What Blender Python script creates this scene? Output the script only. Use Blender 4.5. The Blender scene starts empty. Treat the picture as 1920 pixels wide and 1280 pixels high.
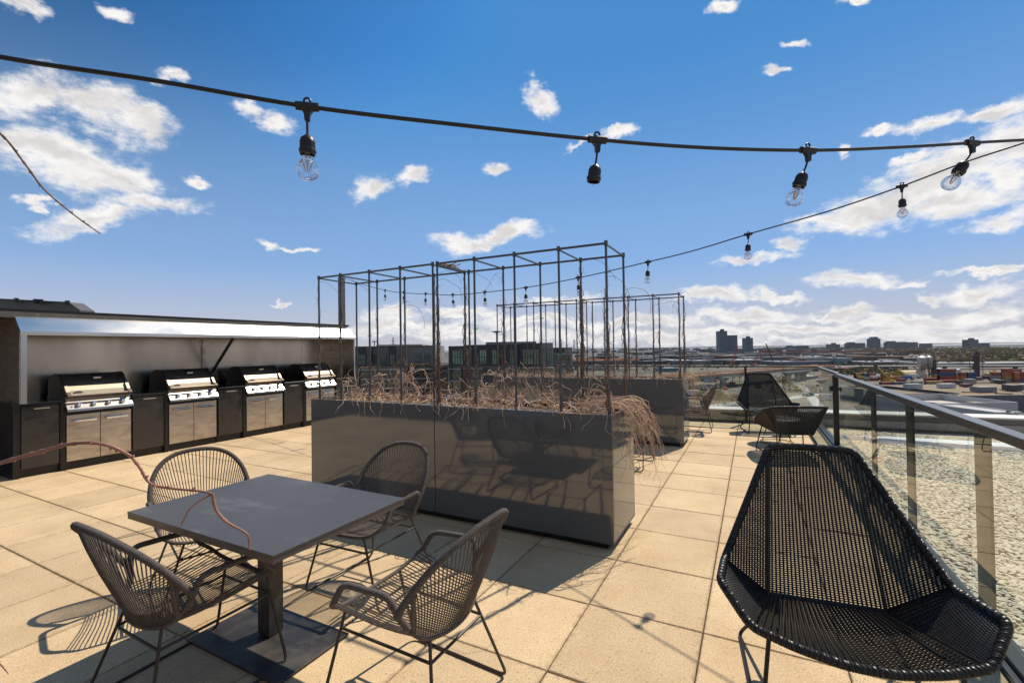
import bpy, math, random
from mathutils import Vector, Matrix, noise
R = random.Random(7)
sc = bpy.context.scene
COL = sc.collection

# ------------------------------------------------------------------ camera
F_PX, H = 862.38, 1.48
YAW, PIT, ROL = 0.4810520, 0.0145991, -0.0142165
fw = Vector((-math.sin(YAW)*math.cos(PIT), math.cos(YAW)*math.cos(PIT), math.sin(PIT)))
rt0 = Vector((math.cos(YAW), math.sin(YAW), 0)); up0 = rt0.cross(fw)
rt = rt0*math.cos(ROL)+up0*math.sin(ROL); up = -rt0*math.sin(ROL)+up0*math.cos(ROL)
cam = bpy.data.cameras.new('camera'); camo = bpy.data.objects.new('camera', cam); COL.objects.link(camo)
cam.sensor_width = 36; cam.lens = F_PX/1920*36; cam.clip_start = .05; cam.clip_end = 60000
M = Matrix.Identity(4)
for i, a in enumerate((rt, up, -fw)):
    for j in range(3): M[j][i] = a[j]
M.translation = (0, 0, H); camo.matrix_world = M; sc.camera = camo
CAM = Vector((0, 0, H))
def ray(px, py): return fw+rt*((px-960)/F_PX)-up*((py-640)/F_PX)
def onz(px, py, z):
    d = ray(px, py); return CAM+d*((z-H)/d.z)
def ond(px, py, t): return CAM+ray(px, py)*t

# ------------------------------------------------------------------ sky, sun, exposure
SUN = Vector((.3044*.607, .9519*.607, .7945)).normalized()
w = bpy.data.worlds.new('World'); sc.world = w; w.use_nodes = True
def build_world():
    nt = w.node_tree; N = nt.nodes; L = nt.links
    for n in list(N): N.remove(n)
    out = N.new('ShaderNodeOutputWorld'); bg = N.new('ShaderNodeBackground'); L.new(bg.outputs[0], out.inputs[0])
    bg.inputs[1].default_value = .1
    sky = N.new('ShaderNodeTexSky'); sky.sky_type = 'NISHITA'; sky.sun_disc = False
    sky.sun_elevation = math.radians(52.6); sky.sun_rotation = math.atan2(.3044, .9519)
    sky.air_density = 1.0; sky.dust_density = .6; sky.ozone_density = 2.5; sky.altitude = 50
    def m(op, a, b=None, clamp=False):
        n = N.new('ShaderNodeMath'); n.operation = op; n.use_clamp = clamp
        for i, v in enumerate((a, b)):
            if v is None: continue
            if isinstance(v, (int, float)): n.inputs[i].default_value = v
            else: L.new(v, n.inputs[i])
        return n.outputs[0]
    tc = N.new('ShaderNodeTexCoord'); sep = N.new('ShaderNodeSeparateXYZ'); L.new(tc.outputs['Generated'], sep.inputs[0])
    az = m('ARCTAN2', sep.outputs[0], sep.outputs[1]); el = m('ARCSINE', sep.outputs[2])
    cb = N.new('ShaderNodeCombineXYZ'); L.new(az, cb.inputs[0]); L.new(el, cb.inputs[1])
    P = cb.outputs[0]
    # domain warp
    def nz(vec, scale, det=8, rough=.6, sx=1, sy=1):
        mp = N.new('ShaderNodeMapping'); L.new(vec, mp.inputs[0]); mp.inputs['Scale'].default_value = (sx, sy, 1)
        n = N.new('ShaderNodeTexNoise'); n.inputs['Scale'].default_value = scale; n.inputs['Detail'].default_value = det
        n.inputs['Roughness'].default_value = rough; L.new(mp.outputs[0], n.inputs['Vector']); return n
    wn = nz(P, 9, 3, .5)
    sb = N.new('ShaderNodeVectorMath'); sb.operation = 'SUBTRACT'; L.new(wn.outputs['Color'], sb.inputs[0]); sb.inputs[1].default_value = (.5, .5, .5)
    scl = N.new('ShaderNodeVectorMath'); scl.operation = 'SCALE'; L.new(sb.outputs[0], scl.inputs[0]); scl.inputs['Scale'].default_value = .075
    ad = N.new('ShaderNodeVectorMath'); ad.operation = 'ADD'; L.new(P, ad.inputs[0]); L.new(scl.outputs[0], ad.inputs[1])
    wn2 = nz(P, 38, 5, .6, 1, 1.4); sb2 = N.new('ShaderNodeVectorMath'); sb2.operation = 'SUBTRACT'; L.new(wn2.outputs['Color'], sb2.inputs[0]); sb2.inputs[1].default_value = (.5, .5, .5)
    sc3 = N.new('ShaderNodeVectorMath'); sc3.operation = 'SCALE'; L.new(sb2.outputs[0], sc3.inputs[0]); sc3.inputs['Scale'].default_value = .028
    ad2 = N.new('ShaderNodeVectorMath'); ad2.operation = 'ADD'; L.new(ad.outputs[0], ad2.inputs[0]); L.new(sc3.outputs[0], ad2.inputs[1]); PW = ad2.outputs[0]
    def azel(px, py):
        d = ray(px, py).normalized(); return Vector((math.atan2(d.x, d.y), math.asin(d.z)))
    clouds = [(60,180,115,44,8),(190,202,125,46,12),(285,232,72,40,20),(50,275,110,44,12),(190,325,105,50,18),(110,300,110,46,10),
      (270,378,100,22,4),(170,408,120,24,-3),(60,372,40,8,0),(320,145,28,15,20),(470,212,50,18,22),(520,235,40,22,10),(45,12,45,20,15),(215,15,30,18,25),
      (365,333,32,10,18),(500,462,34,9,10),(565,468,36,5,0),(700,352,42,22,-22),(775,328,36,17,-24),(940,306,30,13,0),
      (890,450,78,20,-4),(955,432,62,18,-6),(1010,190,32,22,38),(1160,245,34,13,-18),(1085,270,26,7,-30),(1350,15,30,14,-20),(1490,70,30,7,0),(1455,132,32,10,-12),
      (1592,262,17,8,-45),(1595,4,28,10,0),(1655,248,20,9,-10),
      (1820,320,120,62,-14),(1730,350,120,52,-16),(1900,275,80,65,-20),(1620,392,125,34,-16),(1680,375,110,40,-15),(1540,405,70,16,-14),(1780,380,100,35,-8),(1890,345,70,42,0),
      (1735,235,75,15,-16),(1860,205,95,18,-18),(1700,300,40,10,-18),(1870,418,85,18,-10),
      (1400,484,80,10,-8),(1475,455,30,12,-2),(1605,527,88,15,-2),(1850,513,100,6,-4),(1830,545,90,18,-3),(1735,557,26,9,0),(1700,530,60,5,-2),
      (1340,556,90,13,-2),(1460,560,60,8,0),(1560,590,90,9,-3),(1850,580,90,16,-4),(1400,590,150,14,-1),(1700,600,140,12,-2),(1500,615,260,12,-1),(1800,622,200,12,-1),
      (1180,600,150,12,0),(1050,560,70,8,0),(1000,600,120,12,0),(870,585,80,10,0),(740,590,70,14,0),(760,612,120,12,0),(900,625,200,12,0),(1200,632,260,12,0),(1600,638,400,9,-1),(535,575,20,4,0)]
    d = None
    for (cx, cy, a, b, th) in clouds:
        c = azel(cx, cy); e = 2.
        Jx = (azel(cx+e, cy)-azel(cx-e, cy))/(2*e); Jy = (azel(cx, cy+e)-azel(cx, cy-e))/(2*e)
        t = math.radians(th)
        va = (Jx*math.cos(t)+Jy*math.sin(t))*a*(1.12 if a < 90 else 1.20); vb = (-Jx*math.sin(t)+Jy*math.cos(t))*b*(1.15 if a < 90 else 1.18)
        # SVD of [va vb]
        A = va.x*va.x+vb.x*vb.x; B = va.x*va.y+vb.x*vb.y; D = va.y*va.y+vb.y*vb.y
        phi = .5*math.atan2(2*B, A-D); q = math.sqrt((A-D)**2/4+B*B)
        l1 = math.sqrt((A+D)/2+q); l2 = math.sqrt(max((A+D)/2-q, 1e-9))
        mp = N.new('ShaderNodeMapping'); mp.vector_type = 'TEXTURE'; L.new(PW, mp.inputs[0])
        mp.inputs['Location'].default_value = (c.x, c.y, 0); mp.inputs['Rotation'].default_value = (0, 0, phi); mp.inputs['Scale'].default_value = (l1, l2, 1)
        ln = N.new('ShaderNodeVectorMath'); ln.operation = 'LENGTH'; L.new(mp.outputs[0], ln.inputs[0])
        d = ln.outputs['Value'] if d is None else m('MINIMUM', d, ln.outputs['Value'])
    dens = m('SUBTRACT', 1.0, d)                       # 1 in a core, 0 at its rim
    # round the unseen sky the same scattered cloud goes on, added to whiten shadow fill
    def ramp(v, a, b_):
        r = N.new('ShaderNodeMapRange'); r.interpolation_type = 'SMOOTHSTEP'; L.new(v, r.inputs[0]); r.inputs[1].default_value = a; r.inputs[2].default_value = b_; return r.outputs[0]
    away = m('MAXIMUM', ramp(az, .45, .75), m('SUBTRACT', 1.0, ramp(az, -1.95, -1.5)))
    low = nz(P, 3.2, 3, .5, 1, 2.0)
    ex = m('SUBTRACT', m('MULTIPLY', m('MULTIPLY', m('SUBTRACT', low.outputs[0], .53), 7.0), away), m('MULTIPLY', m('SUBTRACT', 1.0, away), 1.0))
    dens = m('MAXIMUM', m('MAXIMUM', dens, m('MINIMUM', ex, 1.0)), -1.0)
    fb = nz(P, 14, 9, .62, 1, 1.9); fb2 = nz(P, 60, 6, .65, 1, 1.5)
    f = m('ADD', m('MULTIPLY', m('SUBTRACT', fb.outputs[0], .5), 2.0), m('MULTIPLY', m('SUBTRACT', fb2.outputs[0], .5), .7))
    v = m('ADD', dens, f)
    mr = N.new('ShaderNodeMapRange'); mr.interpolation_type = 'SMOOTHSTEP'; L.new(v, mr.inputs[0])
    mr.inputs[1].default_value = -.12; mr.inputs[2].default_value = .72
    gate = N.new('ShaderNodeMapRange'); gate.interpolation_type = 'SMOOTHSTEP'; L.new(dens, gate.inputs[0]); gate.inputs[1].default_value = -.55; gate.inputs[2].default_value = .10
    alpha = m('MULTIPLY', mr.outputs[0], gate.outputs[0], True)
    # cloud colour: bright rims, greyer thick cores
    core = N.new('ShaderNodeMapRange'); core.interpolation_type = 'SMOOTHSTEP'; sh = nz(PW, 13, 5, .55, 1, 2.2)
    L.new(m('ADD', dens, m('MULTIPLY', m('SUBTRACT', sh.outputs[0], .5), 2.6)), core.inputs[0]); core.inputs[1].default_value = .30; core.inputs[2].default_value = 1.15
    cc = N.new('ShaderNodeMix'); cc.data_type = 'RGBA'; L.new(core.outputs[0], cc.inputs[0]); cc.inputs[6].default_value = (9.6, 9.4, 9.2, 1); cc.inputs[7].default_value = (7.0, 6.75, 6.75, 1)
    # clear-sky colour, deeper blue than the raw model; warm pale veil low over the horizon
    def mulc(a, col):
        x = N.new('ShaderNodeMix'); x.data_type = 'RGBA'; x.blend_type = 'MULTIPLY'; x.inputs[0].default_value = 1; L.new(a, x.inputs[6]); x.inputs[7].default_value = (*col, 1); return x.outputs[2]
    ga = N.new('ShaderNodeGamma'); ga.inputs[1].default_value = 1.5; L.new(mulc(sky.outputs[0], (.2, .2, .2)), ga.inputs[0])
    mn = N.new('ShaderNodeVectorMath'); mn.operation = 'MINIMUM'; L.new(mulc(ga.outputs[0], (2.9, 6.7, 7.3)), mn.inputs[0]); mn.inputs[1].default_value = (.72, 2.7, 6.3); deep = mn.outputs[0]
    dt = N.new('ShaderNodeVectorMath'); dt.operation = 'DOT_PRODUCT'; L.new(tc.outputs['Generated'], dt.inputs[0]); dt.inputs[1].default_value = SUN
    dk = N.new('ShaderNodeMapRange'); dk.interpolation_type = 'SMOOTHSTEP'; L.new(dt.outputs['Value'], dk.inputs[0]); dk.inputs[1].default_value = .05; dk.inputs[2].default_value = .68; dk.inputs[3].default_value = .40; dk.inputs[4].default_value = 1
    sc2 = N.new('ShaderNodeVectorMath'); sc2.operation = 'SCALE'; L.new(deep, sc2.inputs[0]); L.new(dk.outputs[0], sc2.inputs['Scale']); deep = sc2.outputs[0]
    pf = N.new('ShaderNodeMapRange'); pf.interpolation_type = 'SMOOTHSTEP'; L.new(el, pf.inputs[0]); pf.inputs[1].default_value = .05; pf.inputs[2].default_value = .60; pf.inputs[3].default_value = .92; pf.inputs[4].default_value = 0
    tint = N.new('ShaderNodeMix'); tint.data_type = 'RGBA'; L.new(pf.outputs[0], tint.inputs[0]); L.new(deep, tint.inputs[6]); tint.inputs[7].default_value = (3.0, 5.0, 8.3, 1)
    veil = N.new('ShaderNodeMapRange'); veil.interpolation_type = 'SMOOTHSTEP'; L.new(el, veil.inputs[0]); veil.inputs[1].default_value = -.01; veil.inputs[2].default_value = .19; veil.inputs[3].default_value = .93; veil.inputs[4].default_value = 0
    vm = N.new('ShaderNodeMix'); vm.data_type = 'RGBA'; L.new(veil.outputs[0], vm.inputs[0]); L.new(tint.outputs[2], vm.inputs[6]); vm.inputs[7].default_value = (5.9, 5.8, 6.1, 1)
    mx = N.new('ShaderNodeMix'); mx.data_type = 'RGBA'; L.new(alpha, mx.inputs[0]); L.new(vm.outputs[2], mx.inputs[6]); L.new(cc.outputs[2], mx.inputs[7])
    L.new(mx.outputs[2], bg.inputs[0])
    w.cycles.sampling_method = 'MANUAL'; w.cycles.sample_map_resolution = 512
build_world()
sun = bpy.data.lights.new('sun', 'SUN'); sun.energy = 5.0; sun.angle = math.radians(.5); sun.color = (1, .90, .75)
suno = bpy.data.objects.new('sun', sun); COL.objects.link(suno); suno.rotation_euler = SUN.to_track_quat('Z', 'Y').to_euler()
sc.view_settings.view_transform = 'Standard'; sc.view_settings.look = 'None'; sc.view_settings.gamma = 1; sc.view_settings.exposure = 0
sc.view_settings.use_curve_mapping = False
sc.cycles.max_bounces = 10; sc.cycles.transmission_bounces = 8; sc.cycles.transparent_max_bounces = 24; sc.cycles.glossy_bounces = 4; sc.cycles.diffuse_bounces = 3
sc.cycles.caustics_reflective = False; sc.cycles.caustics_refractive = False

# ------------------------------------------------------------------ materials
MATS = {}
def mat(name, col, rough=.6, metal=0., col2=None, nscale=8., bump=0., bscale=60., var=0., ior=None, aniso=None, coat=0., detail=5., stretch=(1,1,1), thresh=(.35,.65), world=False, rvar=0., dust=None):
    if name in MATS: return MATS[name]
    m = bpy.data.materials.new(name); m.use_nodes = True; nt = m.node_tree; N = nt.nodes; L = nt.links
    b = N['Principled BSDF']; b.inputs['Base Color'].default_value = (*col, 1); b.inputs['Roughness'].default_value = rough; b.inputs['Metallic'].default_value = metal
    if ior: b.inputs['IOR'].default_value = ior
    if coat: b.inputs['Coat Weight'].default_value = coat; b.inputs['Coat Roughness'].default_value = .08
    src = None
    if world:
        g = N.new('ShaderNodeNewGeometry'); src = g.outputs['Position']
    else:
        tc = N.new('ShaderNodeTexCoord'); src = tc.outputs['Object']
    mp = N.new('ShaderNodeMapping'); L.new(src, mp.inputs[0]); mp.inputs['Scale'].default_value = stretch
    n1 = N.new('ShaderNodeTexNoise'); n1.inputs['Scale'].default_value = nscale; n1.inputs['Detail'].default_value = detail; L.new(mp.outputs[0], n1.inputs['Vector'])
    mr = N.new('ShaderNodeMapRange'); L.new(n1.outputs[0], mr.inputs[0]); mr.inputs[1].default_value = thresh[0]; mr.inputs[2].default_value = thresh[1]
    cur = None
    c2 = col2 if col2 else tuple(c*.82 for c in col)
    mx = N.new('ShaderNodeMix'); mx.data_type = 'RGBA'; L.new(mr.outputs[0], mx.inputs[0]); mx.inputs[6].default_value = (*col, 1); mx.inputs[7].default_value = (*c2, 1)
    cur = mx.outputs[2]
    if dust:
        ds, dst, lo, hi, am, dc = dust
        m2 = N.new('ShaderNodeMapping'); L.new(src, m2.inputs[0]); m2.inputs['Scale'].default_value = dst; m2.inputs['Location'].default_value = (3.1, 1.7, .4)
        nd = N.new('ShaderNodeTexNoise'); nd.inputs['Scale'].default_value = ds; nd.inputs['Detail'].default_value = 10; nd.inputs['Roughness'].default_value = .72; L.new(m2.outputs[0], nd.inputs['Vector'])
        rd = N.new('ShaderNodeMapRange'); L.new(nd.outputs[0], rd.inputs[0]); rd.inputs[1].default_value = lo; rd.inputs[2].default_value = hi; rd.inputs[4].default_value = am
        xd = N.new('ShaderNodeMix'); xd.data_type = 'RGBA'; L.new(rd.outputs[0], xd.inputs[0]); L.new(cur, xd.inputs[6]); xd.inputs[7].default_value = (*dc, 1); cur = xd.outputs[2]
    if var:
        oi = N.new('ShaderNodeObjectInfo'); v = N.new('ShaderNodeMapRange'); L.new(oi.outputs['Random'], v.inputs[0]); v.inputs[3].default_value = 1-var; v.inputs[4].default_value = 1+var
        hs = N.new('ShaderNodeHueSaturation'); L.new(cur, hs.inputs['Color']); L.new(v.outputs[0], hs.inputs['Value']); cur = hs.outputs[0]
    L.new(cur, b.inputs['Base Color'])
    if rvar:
        rr = N.new('ShaderNodeMapRange'); L.new(n1.outputs[0], rr.inputs[0]); rr.inputs[1].default_value = .3; rr.inputs[2].default_value = .7; rr.inputs[3].default_value = rough-rvar; rr.inputs[4].default_value = rough+rvar; L.new(rr.outputs[0], b.inputs['Roughness'])
    if bump:
        n2 = N.new('ShaderNodeTexNoise'); n2.inputs['Scale'].default_value = bscale; n2.inputs['Detail'].default_value = 4; L.new(mp.outputs[0], n2.inputs['Vector'])
        bp = N.new('ShaderNodeBump'); bp.inputs['Strength'].default_value = bump; bp.inputs['Distance'].default_value = .01; L.new(n2.outputs[0], bp.inputs['Height']); L.new(bp.outputs[0], b.inputs['Normal'])
    MATS[name] = m; return m

def paver_mat():
    m = bpy.data.materials.new('exposed_concrete'); m.use_nodes = True; nt = m.node_tree; N = nt.nodes; L = nt.links; b = N['Principled BSDF']
    g = N.new('ShaderNodeNewGeometry'); oi = N.new('ShaderNodeObjectInfo'); P = g.outputs['Position']
    def nz(s, d=5, ro=.6):
        n = N.new('ShaderNodeTexNoise'); n.inputs['Scale'].default_value = s; n.inputs['Detail'].default_value = d; n.inputs['Roughness'].default_value = ro; L.new(P, n.inputs['Vector']); return n.outputs[0]
    def rng(v, a, b_, c, d):
        r = N.new('ShaderNodeMapRange'); L.new(v, r.inputs[0]); r.inputs[1].default_value = a; r.inputs[2].default_value = b_; r.inputs[3].default_value = c; r.inputs[4].default_value = d; return r.outputs[0]
    def mixc(f, a, b_, mode='MIX'):
        x = N.new('ShaderNodeMix'); x.data_type = 'RGBA'; x.blend_type = mode
        if isinstance(f, float): x.inputs[0].default_value = f
        else: L.new(f, x.inputs[0])
        for k, v in ((6, a), (7, b_)):
            if isinstance(v, tuple): x.inputs[k].default_value = (*v, 1)
            else: L.new(v, x.inputs[k])
        return x.outputs[2]
    c = mixc(rng(nz(2.2, 6), .35, .65, 0, 1), (.65, .465, .262), (.78, .585, .345))
    c = mixc(rng(nz(130, 3, .7), .42, .62, 0, .55), c, (.30, .22, .13))           # sand grain
    vo = N.new('ShaderNodeTexVoronoi'); vo.inputs['Scale'].default_value = 95; L.new(P, vo.inputs['Vector'])
    sp = N.new('ShaderNodeSeparateColor'); L.new(vo.outputs['Color'], sp.inputs[0])
    dk = N.new('ShaderNodeMath'); dk.operation = 'LESS_THAN'; L.new(sp.outputs[0], dk.inputs[0]); dk.inputs[1].default_value = .035
    near = N.new('ShaderNodeMath'); near.operation = 'LESS_THAN'; L.new(vo.outputs['Distance'], near.inputs[0]); near.inputs[1].default_value = .36
    mu = N.new('ShaderNodeMath'); mu.operation = 'MULTIPLY'; L.new(dk.outputs[0], mu.inputs[0]); L.new(near.outputs[0], mu.inputs[1])
    mu2 = N.new('ShaderNodeMath'); mu2.operation = 'MULTIPLY'; L.new(mu.outputs[0], mu2.inputs[0]); mu2.inputs[1].default_value = .75; c = mixc(mu2.outputs[0], c, (.16, .11, .07))                                # dark specks
    c = mixc(rng(nz(.9, 8, .65), .54, .70, 0, .45), c, (.30, .21, .115))            # water stains
    c = mixc(rng(nz(6, 8, .7), .64, .74, 0, .6), c, (.16, .11, .07))               # dirt
    # grime gathered along the slab edges
    tc = N.new('ShaderNodeTexCoord'); ab = N.new('ShaderNodeVectorMath'); ab.operation = 'ABSOLUTE'; L.new(tc.outputs['Object'], ab.inputs[0]); sx = N.new('ShaderNodeSeparateXYZ'); L.new(ab.outputs[0], sx.inputs[0])
    mxx = N.new('ShaderNodeMath'); mxx.operation = 'MAXIMUM'; L.new(sx.outputs[0], mxx.inputs[0]); L.new(sx.outputs[1], mxx.inputs[1])
    jt = N.new('ShaderNodeMath'); jt.operation = 'ADD'; L.new(mxx.outputs[0], jt.inputs[0]); L.new(rng(nz(22, 6, .7), .3, .7, -.022, .022), jt.inputs[1])
    c = mixc(rng(jt.outputs[0], .286, .315, 0, .55), c, (.22, .15, .085))
    c = mixc(rng(nz(.35, 5, .6), .40, .62, 0, .16), c, (.42, .30, .165))           # broad tonal drift
    v = rng(oi.outputs['Random'], 0, 1, .89, 1.08)
    hs = N.new('ShaderNodeHueSaturation'); L.new(c, hs.inputs['Color']); L.new(v, hs.inputs['Value']); L.new(hs.outputs[0], b.inputs['Base Color'])
    b.inputs['Roughness'].default_value = .85
    n2 = nz(170, 4, .7); bp = N.new('ShaderNodeBump'); bp.inputs['Strength'].default_value = .55; bp.inputs['Distance'].default_value = .004; L.new(n2, bp.inputs['Height']); L.new(bp.outputs[0], b.inputs['Normal'])
    return m
M_PAVER = paver_mat()

def glass_mat(name, tint, ior, refl_rough=0.):
    m = bpy.data.materials.new(name); m.use_nodes = True; nt = m.node_tree; N = nt.nodes; L = nt.links
    for n in list(N): N.remove(n)
    out = N.new('ShaderNodeOutputMaterial'); tr = N.new('ShaderNodeBsdfTransparent'); tr.inputs[0].default_value = (*tint, 1)
    gl = N.new('ShaderNodeBsdfGlossy'); gl.inputs['Roughness'].default_value = refl_rough; gl.inputs['Color'].default_value = (.95, .97, .96, 1)
    fr = N.new('ShaderNodeFresnel'); fr.inputs[0].default_value = ior; g = N.new('ShaderNodeNewGeometry')
    inv = N.new('ShaderNodeMath'); inv.operation = 'SUBTRACT'; inv.inputs[0].default_value = 1; L.new(g.outputs['Backfacing'], inv.inputs[1])
    mu = N.new('ShaderNodeMath'); mu.operation = 'MULTIPLY'; L.new(fr.outputs[0], mu.inputs[0]); L.new(inv.outputs[0], mu.inputs[1])
    mx = N.new('ShaderNodeMixShader'); L.new(mu.outputs[0], mx.inputs[0]); L.new(tr.outputs[0], mx.inputs[1]); L.new(gl.outputs[0], mx.inputs[2]); L.new(mx.outputs[0], out.inputs[0])
    return m
M_GLASS = glass_mat('rail_glass', (.91, .95, .935), 2.05)
def real_glass():
    m = bpy.data.materials.new('clear_bulb_glass'); m.use_nodes = True; nt = m.node_tree; N = nt.nodes
    for n in list(N): N.remove(n)
    o = N.new('ShaderNodeOutputMaterial'); g = N.new('ShaderNodeBsdfGlass'); g.inputs['IOR'].default_value = 1.5; g.inputs['Roughness'].default_value = 0; t = N.new('ShaderNodeBsdfTransparent'); t.inputs[0].default_value = (.97, .975, .98, 1); lw = N.new('ShaderNodeLayerWeight'); lw.inputs[0].default_value = .5; x = N.new('ShaderNodeMixShader'); nt.links.new(lw.outputs['Facing'], x.inputs[0]); nt.links.new(t.outputs[0], x.inputs[1]); nt.links.new(g.outputs[0], x.inputs[2]); nt.links.new(x.outputs[0], o.inputs[0]); return m
M_BULB = real_glass()
M_STEEL = mat('brushed_steel', (.30, .25, .19), .44, .9, nscale=3, col2=(.25, .21, .165), bump=.03, bscale=5, rvar=.05)
M_STEELH = mat('hood_steel', (.74, .70, .64), .26, 1., nscale=2, col2=(.55, .54, .52), bump=.03, bscale=4, stretch=(1, .5, 1), rvar=.06)
M_PANEL = mat('panel_steel', (.50, .46, .40), .26, 1., nscale=4, col2=(.34, .30, .26), rvar=.05)
M_STEELD = mat('stained_steel_door', (.55, .50, .44), .33, .9, nscale=5, col2=(.40, .34, .28), bump=.04, bscale=5, stretch=(1, 1, 3), rvar=.07)
M_BACK = mat('backsplash_steel', (.60, .50, .39), .24, 1., nscale=1.2, col2=(.40, .34, .27), bump=.02, bscale=2, stretch=(1, 1.5, .5), rvar=.04)
M_CHROME = mat('chrome', (.85, .85, .86), .07, 1.)
M_HOOD = mat('grill_lid_enamel', (.060, .050, .042), .34, .5, nscale=4, col2=(.095, .075, .055), rvar=.08)
M_CAB = mat('black_cabinet', (.020, .019, .018), .28, 0., nscale=6, col2=(.028, .025, .022), ior=1.6, rvar=.08)
M_CTR = mat('black_counter', (.015, .015, .016), .16, 0., ior=1.6)
M_PLANT = mat('anthracite_steel', (.080, .087, .095), dust=(4, (2.5, 2.5, .35), .58, .85, .16, (.22, .21, .19)), rough=.055, nscale=1.2, col2=(.085, .092, .10), bump=.05, bscale=1.3, ior=1.82, rvar=.01, metal=0.)
M_TREL = mat('trellis_paint', (.075, .088, .10), .35, .2)
M_TABLE = mat('table_top_laminate', (.066, .060, .057), .36, 0., dust=(3.2, (1, 2.2, 1), .54, .78, .55, (.26, .235, .21)), nscale=5, col2=(.080, .073, .068), ior=1.45, rvar=.04)
M_TEDGE = mat('table_edge', (.12, .10, .085), .45, .2, nscale=30)
M_TBASE = mat('table_base_steel', (.030, .027, .026), .42, .0, dust=(9, (1, 1, 1), .50, .75, .4, (.20, .18, .15)), nscale=5, col2=(.085, .078, .07), thresh=(.5, .75), rvar=.08)
M_ROPE = mat('taupe_rope', (.130, .109, .094), .8, 0., nscale=50, col2=(.088, .074, .064), bump=.5, bscale=300)
M_CHFR = mat('chair_frame_metal', (.055, .048, .043), .45, .3)
M_WICK = mat('black_wicker', (.010, .010, .010), .40, 0., nscale=40, col2=(.024, .022, .021), ior=1.45)
M_BLKM = mat('black_metal', (.012, .012, .013), .35, .2)
M_RAIL = mat('rail_aluminium', (.10, .10, .105), .30, .75, nscale=2, bump=.02, rvar=.05)
M_POST = mat('rail_post_dark', (.018, .016, .015), .35, .3)
M_RUB = mat('black_rubber', (.014, .013, .013), .45, 0.)
M_FIL = mat('yellow_filament', (.95, .50, .06), .5)
M_SOIL = mat('dry_soil', (.10, .07, .05), .95, nscale=30, col2=(.2, .15, .11), bump=.6, bscale=60)
M_VINE = mat('bare_vine_bark', (.42, .21, .095), .8, nscale=16, col2=(.82, .64, .47), world=True, thresh=(.36, .64), bump=.5, bscale=150)
M_VINED = mat('climbing_vine_bark', (.15, .08, .045), .8, nscale=12, col2=(.32, .19, .12), world=True)
M_TWIG = mat('red_brown_twig', (.40, .17, .11), .6, nscale=14, col2=(.25, .12, .08), bump=.3, bscale=90)
M_CURB = mat('pale_coping_metal', (.55, .53, .50), .5, .2, nscale=2)
M_PARA = mat('parapet_grey', (.16, .15, .135), .8, nscale=2, col2=(.11, .10, .095))
M_STONE = mat('pale_river_stone', (.80, .71, .57), .8, nscale=9, col2=(.66, .55, .41), world=True, thresh=(.3, .7))
M_GRBED = mat('gravel_bed', (.36, .31, .24), .95, nscale=50, col2=(.55, .48, .38), bump=.8, bscale=40)
M_SNOW = mat('old_snow', (.85, .86, .88), .6, bump=.4, bscale=12)

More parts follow.
